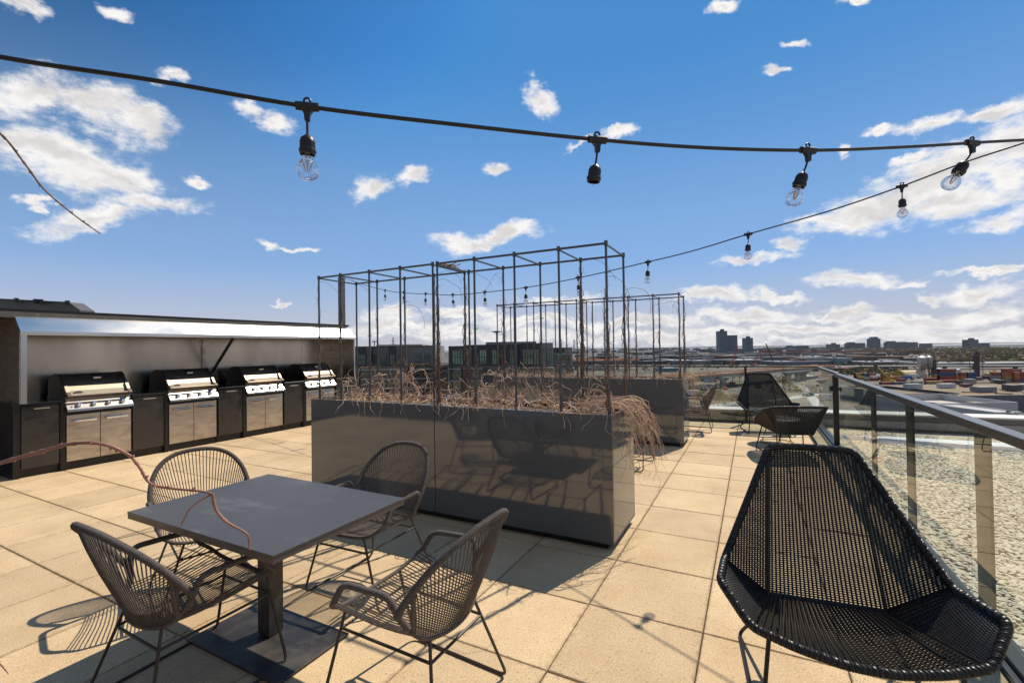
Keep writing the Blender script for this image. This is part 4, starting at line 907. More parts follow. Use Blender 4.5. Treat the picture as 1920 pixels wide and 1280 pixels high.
for (px, py), lb in zip([(1691,350),(1403,440),(1215,492),(1084,521),(986,540),(909,548),(849,553),(798,551),(757,548),(722,545)], names):
    lamp(plan(px, py-1, P0_, P1_), d2, (R.uniform(-.06,.06), R.uniform(-.06,.06)), lb)
# ------------------------------------------------------------------ the city below
GZ = -29.5
def DG(px, py, z=GZ): return (H-z)*F_PX/max(py-HZ(px), .5)
def terrain():
    m = bpy.data.materials.new('city_ground'); m.use_nodes = True; nt = m.node_tree; N = nt.nodes; L = nt.links; b = N['Principled BSDF']; b.inputs['Roughness'].default_value = .95
    g = N.new('ShaderNodeNewGeometry'); P = g.outputs['Position']
    def nz(s, d=6, off=0):
        mp = N.new('ShaderNodeMapping'); L.new(P, mp.inputs[0]); mp.inputs['Location'].default_value = (off, off*2, 0); n = N.new('ShaderNodeTexNoise'); n.inputs['Scale'].default_value = s; n.inputs['Detail'].default_value = d; L.new(mp.outputs[0], n.inputs['Vector']); return n.outputs[0]
    def rng(v, a, b_): r = N.new('ShaderNodeMapRange'); L.new(v, r.inputs[0]); r.inputs[1].default_value = a; r.inputs[2].default_value = b_; return r.outputs[0]
    def mx(f, a, b_):
        x = N.new('ShaderNodeMix'); x.data_type = 'RGBA'; L.new(f, x.inputs[0])
        for k, v in ((6, a), (7, b_)):
            if isinstance(v, tuple): x.inputs[k].default_value = (*v, 1)
            else: L.new(v, x.inputs[k])
        return x.outputs[2]
    c = mx(rng(nz(.02), .42, .58), (.15, .108, .070), (.20, .155, .108))
    c = mx(rng(nz(.012, 7, 300), .56, .64), c, (.07, .085, .03))
    c = mx(rng(nz(.018, 3, 900), .62, .70), c, (.19, .17, .145))
    vo = N.new('ShaderNodeTexVoronoi'); vo.inputs['Scale'].default_value = .03; vo.feature = 'DISTANCE_TO_EDGE'; L.new(P, vo.inputs['Vector'])
    c = mx(rng(vo.outputs[0], .03, .07), (.10, .10, .10), c)
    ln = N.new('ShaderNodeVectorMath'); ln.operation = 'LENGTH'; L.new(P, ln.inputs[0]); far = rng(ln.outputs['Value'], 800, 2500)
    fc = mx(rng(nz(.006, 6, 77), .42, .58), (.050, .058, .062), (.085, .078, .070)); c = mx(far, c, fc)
    L.new(c, b.inputs['Base Color'])
    v = [(0, 0, GZ)]; k = 64
    for i in range(k): a = 2*math.pi*i/k; v.append((6900*math.cos(a), 6900*math.sin(a), GZ))
    MB().add(v, [(0, i+1, (i+1) % k+1) for i in range(k)]).build('ground', m, kind='structure')
terrain()
FWH = Vector((-math.sin(YAW), math.cos(YAW), 0)); RTH = Vector((math.cos(YAW), math.sin(YAW), 0))
def U(px, d): return (px-960)*d/F_PX
def Z(px, py, d): return H+(HZ(px)-py)*d/F_PX
def W(px, d, z=0.): q = FWH*d+RTH*U(px, d); q.z = z; return q
def cmat(c, r=.8, **k): return mat('m_%d_%d_%d_%d' % (c[0]*999, c[1]*999, c[2]*999, r*99), c, r, **k)
def facade_mat(name, wall, win, sx, sz, frac=.5):
    m = bpy.data.materials.new(name); m.use_nodes = True; nt = m.node_tree; N = nt.nodes; L = nt.links; b = N['Principled BSDF']; b.inputs['Roughness'].default_value = .5
    tc = N.new('ShaderNodeTexCoord'); sp = N.new('ShaderNodeSeparateXYZ'); L.new(tc.outputs['Object'], sp.inputs[0])
    def band(o, s, f):
        a = N.new('ShaderNodeMath'); a.operation = 'MULTIPLY'; L.new(o, a.inputs[0]); a.inputs[1].default_value = 1/s
        fr = N.new('ShaderNodeMath'); fr.operation = 'FRACT'; L.new(a.outputs[0], fr.inputs[0]); lt = N.new('ShaderNodeMath'); lt.operation = 'LESS_THAN'; L.new(fr.outputs[0], lt.inputs[0]); lt.inputs[1].default_value = f; return lt.outputs[0]
    ad = N.new('ShaderNodeMath'); ad.operation = 'ADD'; L.new(sp.outputs[0], ad.inputs[0]); L.new(sp.outputs[1], ad.inputs[1])
    mu = N.new('ShaderNodeMath'); mu.operation = 'MULTIPLY'; L.new(band(ad.outputs[0], sx, frac+.1), mu.inputs[0]); L.new(band(sp.outputs[2], sz, frac), mu.inputs[1])
    x = N.new('ShaderNodeMix'); x.data_type = 'RGBA'; L.new(mu.outputs[0], x.inputs[0]); x.inputs[6].default_value = (*wall, 1); x.inputs[7].default_value = (*win, 1); L.new(x.outputs[2], b.inputs['Base Color'])
    return m
def block(px0, px1, yt, yb, depth, m, name, label, cat, d=None, group=None, extra=None, zb=None):
    pc = (px0+px1)/2; d = d or DG(pc, yb); t = thing(name, label, cat, W(pc, d, GZ if zb is None else zb), YAW, group)
    w = (px1-px0)*d/F_PX/2; h = Z(pc, yt, d)-t.location.z
    MB().box(-w, w, 0, depth, 0, h).build('walls', m, t)
    if extra: extra(t, w, h, depth)
    return t
# water and far shore
wt = MB()
for (pa, pb, ya, yb) in ((1330, 1620, 648.9, 647.6), (1500, 1960, 645.6, 644.4)):
    pass
rv = MB(); k = []
for i in range(21):
    px = 700+i*70; k += [W(px, 4300+180*math.sin(i*.7), GZ+.4), W(px, 5200+150*math.sin(i*.9+1), GZ+.4)]
rv.add(k, [(2*i, 2*i+2, 2*i+3, 2*i+1) for i in range(20)]); rv.build('river', mat('river_water', (.10,.14,.17), .15, nscale=.02, bump=.2, bscale=.2), kind='structure')
hl = MB(); k = []
for i in range(61):
    px = -700+i*60; hgt = 14+16*noise.noise(Vector((i*.21, 3, 0)))+10*noise.noise(Vector((i*.9, 8, 0))); k += [W(px, 6300, GZ-1), W(px, 6600, GZ+max(4, hgt)), W(px, 6895, GZ-1)]
hl.add(k, [(3*i, 3*i+3, 3*i+4, 3*i+1) for i in range(60)]+[(3*i+1, 3*i+4, 3*i+5, 3*i+2) for i in range(60)])
hl.build('hills', mat('far_hills', (.06,.075,.085), .95, nscale=.01, col2=(.09,.095,.09)), kind='structure')

# towers on the horizon
FT = facade_mat('tower_glass', (.045,.065,.10), (.085,.12,.18), 9, 3.4); FG = facade_mat('tower_concrete', (.085,.09,.10), (.05,.06,.075), 7, 3.2); FB = facade_mat('tower_brown', (.10,.09,.085), (.05,.055,.065), 6, 3.0)
def z8(x, y): return 1260+x/2.909, 590+y/2.909
TW = [(260,302,88,209,FT,'tallest dark blue glass tower on the horizon, left of its slightly lower twin',1700),(305,357,111,209,FT,'second tallest glass tower, touching the right side of the tallest tower',1720),
 (403,442,126,208,FT,'lone slim dark tower standing right of the pair of tall towers',1800),(635,695,172,203,FG,'low wide grey block, first right of the black mast crane',2300),(697,745,168,202,FG,'mid-rise block adjoining the right end of the low wide grey block',2300),
 (775,830,183,203,FB,'very low dark block between the grey mid-rise and the stepped one',2600),(860,915,160,196,FG,'stepped dark mid-rise left of the broad twin-part slab',2400),(962,1053,154,194,FG,'broad slab in two parts left of the lone domed high-rise',2300),
 (1088,1137,131,193,FG,'tall grey high-rise with chamfered top amid the lower slabs',2200),(1180,1280,148,192,FB,'widest slab building on the right part of the horizon',2300),(1302,1341,149,193,FG,'narrow block just right of the widest slab',2300),
 (1373,1420,156,190,FB,'low dark block behind the bare woods, left of the silos top',2400),(1618,1672,135,190,FG,'stepped tower at far right above the bare woods',2000),(1672,1733,154,182,FB,'low wing attached right of the far right stepped tower',2050)]
for i, (a, b, c, e, m, lb, d) in enumerate(TW):
    x0, yt = z8(a, c); x1, _ = z8(b, e)
    def ex(t, w, h, dp, i=i, m=m):
        if i == 8: MB().prism([(-w*.7, 0), (w*.7, 0), (w*.35, 10), (-w*.35, 10)], 2, dp-2).build('roof_crown', m, t).location = (0, 0, h)
        elif i in (0, 2, 6, 12): MB().box(-w*.3, w*.35, 4, dp*.6, h, h+7).build('roof_plant', cmat((.06,.07,.09)), t)
        elif i in (3, 7, 9): MB().box(-w*.9, -w*.15, 3, dp*.7, h, h+5).build('roof_plant', cmat((.07,.075,.085)), t)
    block(x0, x1, yt, 0, 30, m, 'tower_block', lb, 'building', d, None, ex)
FS = [(1200,1216,652.6,'left'),(1219,1229,652.2,'second'),(1231,1238,653.2,'third'),(1247,1255,652.0,'fourth'),(1260,1268,651.6,'fifth'),(1269,1277,652.2,'sixth')]
for a, b, yt, nm in FS: block(a, b, yt, 0, 40, FB, 'tower_block', 'tiny %s block of the faint far cluster behind the farther trellis' % nm, 'building', 4000)
for px in (1075.2, 1077.6):
    q = W(px, 2200, GZ); t = MB().tube([(0,0,0), (0,0,Z(px, 636, 2200)-GZ)], [2.1, 1.5], 10); tag(t.build('chimney', cmat((.16,.15,.15)), None, True), '%s of the two slim chimneys beside the neighbour building' % ('left' if px < 1076 else 'right'), 'chimney', 'twin chimneys').location = q
# cranes
def crane(xa, ya, xb, yb, d, col, label, wdt=.9):
    a = W(xa, d, Z(xa, ya, d)); b = W(xb, d, Z(xb, yb, d)); m = MB(); n = 12; s = wdt
    for sx in (-1, 1):
        for sy in (-1, 1): o = RTH*sx*s+FWH*sy*s; m.beam(a+o, b+o, .3, .3)
    for i in range(n):
        p = a.lerp(b, i/n); q = a.lerp(b, (i+1)/n); m.beam(p+RTH*s, q-RTH*s, .2, .2); m.beam(p-RTH*s, q+RTH*s, .2, .2)
    c_ = a.lerp(b, 0)
    m.box(a.x-2.5, a.x+2.5, a.y-2.5, a.y+2.5, GZ, max(GZ+3, a.z)); tag(m.build('crane', cmat(col, .5), None), label, 'crane')
crane(1371, 684, 1382, 649, 640, (.40,.07,.05), 'red lattice crane boom in front of the pair of tall glass towers')
crane(1412, 686, 1425, 655, 660, (.42,.08,.06), 'red lattice crane boom right of the slim tower')
crane(1451, 684, 1436, 644, 700, (.03,.03,.035), 'black crane boom leaning left, right of the red cranes', .6)
# bare woods on the right
def woods(name, regions, n, cols, label=None, smin=2., smax=5.):
    rr = random.Random(4); m = MB()
    for i in range(n):
        px0, px1, ya, yb, hh = rr.choice(regions); px = rr.uniform(px0, px1); py = rr.uniform(ya, yb); d = DG(px, py); q = W(px, d, GZ)
        hk = hh*(.55+.6*noise.noise(Vector((q.x*.012, q.y*.012, 1)))+.35*noise.noise(Vector((q.x*.07, q.y*.07, 5)))); q.z = GZ+max(1., hk)*rr.random()**.6
        s = rr.uniform(smin, smax); a = Vector((rr.gauss(0,1), rr.gauss(0,1), rr.gauss(0,1))).normalized(); b = a.cross(Vector((rr.gauss(0,1), rr.gauss(0,1), rr.gauss(0,1)))).normalized()
        m.add([q+a*s, q-a*s*.6+b*s*.7, q-a*s*.5-b*s*.7], [(0,1,2)])
    return m.build(name, cols, None, False, kind='stuff')
woods('bare_woods', [(1745,2050,662,680,15),(1745,2050,655,668,16),(1600,1760,658,664,12),(1810,2050,668,684,13),(1430,1620,652,656,10)], 20000, mat('bare_wood_tree', (.23,.165,.11), .9, nscale=.03, col2=(.20,.20,.06), world=True, thresh=(.45,.62)))
woods('scrub', [(1285,1560,700,716,3),(1300,1480,736,764,1.2),(1090,1290,690,712,4),(1440,1530,724,738,2),(1300,1400,742,752,1.5)], 12000, mat('scrub_growth', (.21,.15,.09), .9, nscale=.05, col2=(.17,.18,.05), world=True, thresh=(.45,.6)), smin=.10, smax=.42)
# single trees
def tree(px, py, h, w, col, label, seed, bare=False, z=None):
    rr = random.Random(seed); d = DG(px, py) if z is None else (H-z)*F_PX/(py-HZ(px)); base = GZ if z is None else z
    t = thing('tree', label, 'tree', W(px, d, base)); tr = MB().tube([(0,0,0),(.1,0,h*.35),(0,.1,h*.7)], [h*.028, h*.02, h*.008], 6)
    for i in range(7):
        a = rr.uniform(0, 6.28); z0 = h*rr.uniform(.3, .6); tr.tube([(0,0,z0), (math.cos(a)*w*.3, math.sin(a)*w*.3, z0+h*.2), (math.cos(a)*w*.45, math.sin(a)*w*.45, z0+h*.33)], [h*.012, h*.007, h*.003], 4)
    tr.build('trunk', cmat((.09,.07,.055)), t, True); c = MB()
    for i in range(420 if bare else 520):
        u = Vector((rr.gauss(0,1), rr.gauss(0,1), rr.gauss(0,1))).normalized()*rr.random()**.45; q = Vector((u.x*w*.5, u.y*w*.5, h*.62+u.z*h*.36)); 
        if noise.noise(q*(2.2/w)+Vector((seed, 0, 0))) < -.12: continue
        s = rr.uniform(.12, .34)*(w/6)*(1 if not bare else .7); a = Vector((rr.gauss(0,1), rr.gauss(0,1), rr.gauss(0,1))).normalized(); b = a.cross(Vector((rr.gauss(0,1), rr.gauss(0,1), rr.gauss(0,1)))).normalized()
        c.add([q+a*s, q-a*s*.6+b*s*(.25 if bare else .8), q-a*s*.5-b*s*(.25 if bare else .8)], [(0,1,2)])
    c.build('crown', mat('crown_%d' % (col[0]*999+col[1]*99), col, .9, nscale=.6, col2=tuple(v*1.5 for v in col)), t)
BR = (.13,.085,.085); OR = (.22,.13,.04); GR = (.085,.12,.025); YG = (.22,.23,.03)
for i, (px, py, h, w, c, lb, br) in enumerate([(1372,718,11,15,BR,'wide purplish bare tree left of the far high-back chair, under the overpass',True),(1385,716,9,9,BR,'bare tree close behind the far high-back lounge chair',True),
    (1466,727,9,9,OR,'orange-brown tree right of the far high-back lounge chair',False),(1390,728,4,4,YG,'small yellow-green bush tree left of the far high-back chair',False),(1477,730,6,6,OR,'smaller orange-brown tree beside the overpass piers',False),
    (1345,748,5,7,GR,'low green shrub tree on the brown lot below the overpass',False),(1310,742,3.5,7,YG,'flat yellow-green shrub behind the side-on rope chair',False),
    (1712,745,5,7,YG,'yellow-green tree left of the grey warehouse wall',False),(1744,752,5,6,YG,'yellow-green tree at the corner of the grey warehouse wall',False),(1811,755,5,7,YG,'yellow-green tree against the middle of the warehouse wall',False),
    (1848,757,5,8,YG,'yellow-green tree behind the white roof building',False),(1880,757,4,9,YG,'low yellow-green tree row behind the white rooftop box',False),(1915,760,5,7,YG,'yellow-green tree at the far right edge',False),
    (1325,694,8,10,GR,'olive tree beyond the orange-edged overpass',False),(1208,699,9,9,OR,'tawny tree seen above the farther planter',False),(1235,697,7,8,GR,'green-brown tree above the right part of the farther planter',False)]):
    tree(px, py, h, w, c, lb, 200+i, br)
# overpass with its orange construction fence
def deck_path(pts, z, wdt, th): 
    P = [W(px, DG(px, py, z), z) for px, py in pts]; m = MB()
    L_, R_ = [], []
    for i, p in enumerate(P):
        d = (P[min(i+1, len(P)-1)]-P[max(i-1, 0)]).normalized(); n = Vector((-d.y, d.x, 0))
        if n.dot(FWH) < 0: n = -n
        L_.append(p); R_.append(p+n*wdt)
    vs = []
    for a, b in zip(L_, R_): vs += [a, b, a-Vector((0,0,th)), b-Vector((0,0,th))]
    k = len(P); fs = []
    for i in range(k-1):
        o = 4*i; fs += [(o,o+1,o+5,o+4),(o+2,o+6,o+7,o+3),(o,o+4,o+6,o+2),(o+1,o+3,o+7,o+5)]
    fs += [(0,2,3,1),(4*k-4,4*k-3,4*k-1,4*k-2)]
    m.add(vs, fs); return m, L_, R_
CONC = mat('bridge_concrete', (.26,.25,.23), .8, nscale=.3, col2=(.18,.17,.16)); ORA = mat('orange_netting', (.80,.22,.05), .7, nscale=1.2, col2=(.85,.50,.30), thresh=(.3,.7)); PIER = mat('pier_concrete', (.21,.21,.20), .8, nscale=.4)
ov = thing('overpass', 'concrete highway overpass lined with orange netting beyond the far railing', 'bridge', (0,0,0))
zd = -19.6
m, L_, R_ = deck_path([(1020,733),(1120,723),(1200,716),(1285,708.5),(1340,703.5),(1400,698.5),(1460,693.5),(1515,689.5),(1548,687),(1565,685.4)], zd, 15, 1.7)
m.build('deck', CONC, ov)
fn = MB()
for LL, o in ((L_, .4), (R_, -.4)):
    for a, b in zip(LL, LL[1:]):
        fn.beam(a+Vector((0,0,.55)), b+Vector((0,0,.55)), .25, 1.1)
rr_ = random.Random(3)
fn.build('netting', ORA, ov)
sg = MB()
for i in range(120):
    k = rr_.randrange(len(L_)-1); p = L_[k].lerp(L_[k+1], rr_.random()).lerp(R_[k], rr_.uniform(.15, .85)*0+rr_.uniform(.1,.9)); s = rr_.uniform(.25, .8); sg.box(p.x-s, p.x+s, p.y-s, p.y+s, p.z, p.z+rr_.uniform(.5, 1.4))
sg.build('traffic_drums', ORA, ov, kind='stuff')
def pier(px, py, label=None):
    d = DG(px, py); q = W(px, d+5, GZ); zt = zd-1.7
    m = MB().box(-1.6, 1.6, -1.6, 1.6, 0, zt-GZ-2.4).prism([(-1.6, zt-GZ-2.6), (1.6, zt-GZ-2.6), (4.6, zt-GZ-.6), (4.6, zt-GZ), (-4.6, zt-GZ), (-4.6, zt-GZ-.6)], -1.3, 1.3); o = m.build('pier', PIER, ov); o.location = q; o.rotation_euler = (0, 0, YAW)
for px, py in ((1294,734),(1354,730),(1476,718),(1494,716),(1505,714.5),(1250,740)): pier(px, py)
# second and third elevated roads, thin far lines
def far_road(pts, z, label, net=None, pr=60, th=1.6):
    t = thing('elevated_road', label, 'bridge'); m, a, b = deck_path(pts, z, 18, th); m.build('deck', CONC, t)
    if net:
        f_ = MB()
        for i, (p, q) in enumerate(zip(a, a[1:])): f_.beam(p+Vector((0,0,.8)), q+Vector((0,0,.8)), .3, 2.2)
        f_.build('netting', net, t)
    for i, (p, q) in enumerate(zip(a, a[1:])):
        n = max(1, int((q-p).length/pr))
        for j in range(n): c = p.lerp(q, (j+.5)/n)+FWH*6; MB().box(-1.5, 1.5, -1.5, 1.5, 0, z-th-GZ).build('pier', PIER, t).location = (c.x, c.y, GZ)
RED = mat('red_netting', (.50,.12,.07), .7, nscale=.3, col2=(.35,.10,.08))
far_road([(1040,676.4),(1120,675.4),(1198,674.6)], -16.6, 'distant elevated road with a red-orange edge beside the neighbour building', ORA)
far_road([(1430,661.2),(1550,660.2),(1640,659.0),(1700,658.4)], -18.3, 'far elevated road with red edge below the horizon towers', RED, 120)
far_road([(1525,688.6),(1620,686.3),(1720,685.6),(1840,685.2),(1990,685.0)], -25.2, 'long pale rail viaduct behind the container yard', None, 60, 1.2)
far_road([(1100,667.8),(1200,666.4),(1330,664.0),(1440,662.6)], -20, 'thin pale elevated road crossing the left half of the city', None, 120)

# industrial sheds between
def shed(a, b, yt, yb, dp, c, label, roof=None, group=None, d=None, **k):
    def ex(t, w, h, dpt):
        MB().box(-w-.3, w+.3, -.3, dpt+.3, h, h+.5).build('roof', cmat(roof or tuple(min(1, v*1.6) for v in c)), t)
        rr = random.Random(int(a)); n = int(2+(2*w)/14)
        for i in range(min(n, 9)): x = rr.uniform(-w*.9, w*.9); MB().box(x-1.2, x+1.2, dpt*.3, dpt*.3+3, h+.5, h+1.9).build('roof_unit', cmat((.35,.36,.37)), t)
        for i in range(min(8, int(w/5))): x = -w+(i+.5)*2*w/min(8, int(w/5)); MB().box(x-1.1, x+1.1, -.06, 0, h*.25, h*.6).build('window', cmat((.05,.06,.08), .2), t)
    return block(a, b, yt, yb, dp, cmat(c), 'industrial_shed', label, 'building', d, group, ex)
BL = (.115,.135,.165); DK = (.05,.052,.06); BK = (.13,.065,.05); WH = (.55,.55,.54)
shed(1240,1395,667.0,671.6,60,DK,'long dark shed left of the red cranes', (.10,.10,.11)); shed(1341,1364,662.5,668,40,DK,'dark raised block on the long dark shed')
shed(1298,1436,675.5,683,50,(.15,.165,.18),'grey-blue factory with white arched roof bays left of the black crane', (.45,.46,.47))
shed(1460,1582,677.8,684.4,55,BL,'long blue-grey shed right of the black crane', (.20,.22,.25)); shed(1493,1547,669.5,678,45,BK,'brick building with five white bay doors')
fl_ = [o for o in bpy.data.objects if o.get('label') == 'brick building with five white bay doors'][0]
for i in range(5): MB().box(-17+i*9, -12+i*9, -.4, -.1, 2.5, 9.5).build('bay_door', cmat(WH), fl_)
shed(1570,1597,671.5,684,30,(.20,.25,.27),'pale green-blue block right of the brick building'); shed(1555,1604,690.5,697.5,30,(.10,.05,.04),'dark red-brown shed left of the container yard')
shed(1182,1236,668.6,673,50,BL,'blue shed with pale roof seen through the farther trellis', (.40,.41,.42)); shed(1073,1180,677.5,684,60,(.075,.07,.085),'dark long shed behind the farther planter, left', (.16,.15,.16))
shed(1196,1262,677,683.5,40,DK,'dark shed behind the farther planter, right', (.2,.2,.21)); shed(1262,1300,676,684,50,BL,'blue-grey shed by the railing post behind farther planter', (.45,.45,.46))
shed(1628,1718,678.6,685,50,(.13,.13,.17),'long lavender-grey shed left of the silo', (.24,.24,.28)); shed(1745,1830,681.5,687.5,50,(.17,.175,.18),'long grey shed right of the silo', (.24,.245,.25)); shed(1838,1985,681,687.8,50,(.15,.155,.16),'long grey shed at the far right behind the containers', (.25,.25,.25))
shed(1620,1650,668.5,674,30,(.10,.085,.08),'low brown house row left of the woods', (.35,.34,.33)); shed(1395,1432,670,675,30,(.12,.12,.13),'small grey shed between the red cranes', (.5,.5,.48)); shed(1406,1440,664.5,669.5,30,(.2,.2,.21),'pale small shed right of the second red crane', (.6,.6,.6))
shed(1098,1150,688.5,695,25,(.3,.3,.3),'pale low building seen over the farther planter', (.5,.5,.5)); shed(1238,1272,690.5,697,25,(.13,.17,.21),'blue low building just under the railing bar', (.3,.36,.42)); shed(1650,1662,661,665,20,WH,'tiny white house in the woods'); shed(1700,1716,657.6,661,20,(.12,.12,.13),'small dark block in the woods')
shed(1545,1560,663.5,668.5,30,(.35,.28,.22),'beige block right of the brick building', (.5,.48,.45)); shed(1524,1543,668,670.6,30,WH,'white roofed low block behind the brick building')
woods('street_trees', [(1075,1740,657,668,8),(1075,1740,664,690,7),(1580,1700,686,700,5),(1540,1640,690,704,5)], 7000, mat('street_tree_mass', (.15,.12,.08), .9, nscale=.02, col2=(.11,.12,.045), world=True, thresh=(.45,.6)), smin=1., smax=2.6)
rr = random.Random(31)      # low city fabric
cols = [(.06,.065,.08),(.085,.07,.06),(.12,.12,.13),(.05,.042,.04),(.30,.30,.30),(.07,.085,.11),(.13,.06,.04)]
for i in range(290):
    px = rr.uniform(1075, 1730); py = rr.choice((rr.uniform(656.5, 664), rr.uniform(660, 684), rr.uniform(652.8, 658))); d = DG(px, py); wd = rr.uniform(12, 46); hh = rr.uniform(4, 11); w_ = wd*F_PX/d/2
    o = MB().box(-wd/2, wd/2, 0, rr.uniform(15, 40), 0, hh).build('low_building', cmat(cols[i % 7])); tag(o, '%s %s low building %s' % ('tiny' if py < 659 else 'small', ['blue-black','brown','grey','dark brown','pale','slate blue','brick red'][i % 7], ['seen between the trellis posts of the farther planter','just right of the farther trellis','around the pair of tall glass towers','near the two red cranes','below the low horizon blocks right of the black crane','below the domed high-rise','left of the silos'][min(6, int((px-1075)/94))]), 'building', 'low buildings of the far city'); o.location = W(px, d, GZ); o.rotation_euler = (0, 0, YAW+rr.uniform(-.3, .3))
o = MB().lathe([(0,0),(4.4,0),(4.4,15),(3.6,17),(0,17.4)], 20).build('storage_tank', cmat((.62,.62,.62)), None, True); tag(o, 'white cylindrical tank beyond the black crane', 'tank'); o.location = W(1470, DG(1470, 669.5), GZ)

# container yard
CC = {'yellow': (.42,.27,.05), 'red': (.30,.065,.04), 'orange': (.50,.15,.04), 'blue': (.04,.09,.20), 'green': (.06,.25,.17), 'grey': (.27,.24,.25), 'navy': (.02,.035,.09), 'dark': (.05,.05,.05), 'teal': (.04,.14,.17)}
def cont_mesh(c, L_):
    m = MB(); m.box(-L_/2, L_/2, 0, 2.44, .12, 2.58); x = -L_/2+.3
    while x < L_/2-.3: m.box(x, x+.14, -.035, 0, .25, 2.45); m.box(x, x+.14, 2.44, 2.475, .25, 2.45); x += .42 if L_ > 7 else .35
    for sx in (-1, 1): m.box(sx*L_/2-.08*(sx > 0)-.0, sx*L_/2+.08*(sx < 0), -.05, 2.49, 0, 2.6)
    return m.mesh('container', cmat(CC[c], .6))
CM = {(c, L_): cont_mesh(c, L_) for c in CC for L_ in (6.06, 12.19)}
CL = [('yellow',120,210,330,362),('yellow',400,515,318,362),('yellow',400,515,362,405),('yellow',905,1030,420,455),('yellow',1110,1230,332,365),('yellow',1195,1295,400,432),('orange',520,650,357,400),('yellow',1560,1690,352,382),
  ('red',310,350,365,415),('red',870,1035,378,418),('red',1030,1190,405,442),('red',1045,1165,302,335),('red',1045,1110,335,370),('red',1235,1330,305,345),('red',1235,1320,345,385),('red',1600,1740,320,350),('red',1740,1870,320,345),('red',1760,1900,385,425),('red',420,560,437,463),('red',1700,1790,290,315),
  ('orange',1560,1650,384,412),('orange',1830,1960,345,375),('blue',225,265,335,370),('blue',1335,1385,305,345),('blue',1335,1385,345,410),('navy',560,700,437,465),('teal',750,830,418,460),('green',1160,1265,365,400),('green',340,385,350,385),
  ('grey',240,305,365,415),('grey',1385,1480,378,408),('grey',1690,1750,330,352),('dark',1495,1545,330,395),('teal',1880,1960,378,420),('red',270,340,332,360),('yellow',160,225,382,402),('red',1070,1180,368,402),('yellow',950,1040,352,380),('orange',1640,1740,385,415),('red',1870,1960,320,345),('blue',1100,1160,385,410),('red',600,640,400,425)]
for i, (c, xa, xb, ya, yb) in enumerate(CL):
    pa, pb = 1580+xa/5.647, 1580+xb/5.647; pc = (pa+pb)/2; ym = 640+yb/5.647; gy = max(ym, 640+(400+35*(i % 2))/5.647) if yb < 380 else ym+.4
    d = DG(pc, gy); zb = Z(pc, ym, d); lv = max(0, round((zb-GZ)/2.6)); L_ = 12.19 if (pb-pa)*d/F_PX > 8.5 else 6.06
    for k in range(lv+1):
        cc = c if k == lv else rr.choice(('red','yellow','red','blue','orange','grey'))
        o = bpy.data.objects.new('shipping_container', CM[(cc, L_)]); COL.objects.link(o); o.location = W(pc, d, GZ+k*2.6); o.rotation_euler = (0, 0, YAW+.03*math.sin(i))
        pos = 'left' if pc < 1680 else ('middle' if pc < 1790 else 'right')
        tag(o, '%s %s shipping container%s in the %s of the container yard' % ('long' if L_ > 7 else 'short', c if k == lv else cc, '' if lv == 0 else (', top of its stack' if k == lv else (', bottom of a stack' if k == 0 else ', mid-stack')), pos), 'shipping container', 'stacked containers in the %s of the yard' % pos)
def machine(px, py, col, lab, flip, s=1.):
    t = thing('construction_machine', lab, 'excavator', W(px, DG(px, py), GZ), YAW+(math.pi if flip else 0), 'construction machines in the yard'); c = cmat(col, .5)
    MB().box(-1.9*s, 1.9*s, -1.5*s, -.8*s, 0, .9*s).build('track', cmat((.04,.04,.04)), t); MB().box(-1.9*s, 1.9*s, .8*s, 1.5*s, 0, .9*s).build('track', cmat((.04,.04,.04)), t)
    MB().box(-2.2*s, 1.5*s, -1.3*s, 1.3*s, 1.0*s, 2.3*s).build('body', c, t); MB().box(.2*s, 1.6*s, -1.2*s, -.1*s, 2.3*s, 3.3*s).build('cab', cmat((.05,.06,.07), .2), t)
    MB().beam((1.4*s, .5*s, 1.6*s), (4.2*s, .5*s, 4.6*s), .5*s, .6*s).beam((4.2*s, .5*s, 4.6*s), (6.4*s, .5*s, 2.2*s), .4*s, .5*s).build('boom', c, t); MB().prism([(6.0*s, 2.3*s), (6.9*s, 2.2*s), (6.6*s, .9*s), (5.6*s, 1.2*s)], .1*s, .9*s).build('bucket', cmat((.06,.05,.05)), t)
YL = (.62,.38,.05); OG = (.62,.22,.04)
for i, (px, py, c, lb, fl, s) in enumerate([(1612,703,YL,'yellow excavator left of the container yard, near the end of the overpass',0,1.3),(1596,700,OG,'orange excavator left of the yellow one beyond the railing cap',1,1.2),(1626,708,OG,'orange excavator just above the railing cap, left of the containers',1,1.3),
    (1676,702,YL,'yellow excavator right of the leaning yellow crane boom',0,1.2),(1756,704,YL,'yellow excavator below the small silos',1,1.2),(1852,706,YL,'yellow excavator right of the rusty process tower',0,1.3),(1898,703,OG,'orange excavator at the far right among the containers',1,1.3),(1574,702,YL,'small yellow excavator behind the railing bend',0,1.),
    (1420,727,OG,'orange excavator on the lot hidden partly by the far high-back chair',0,1.),(1494,733,YL,'yellow excavator on the brown lot right of the far high-back chair',1,.9)]):
    machine(px, py, c, lb, fl, s)
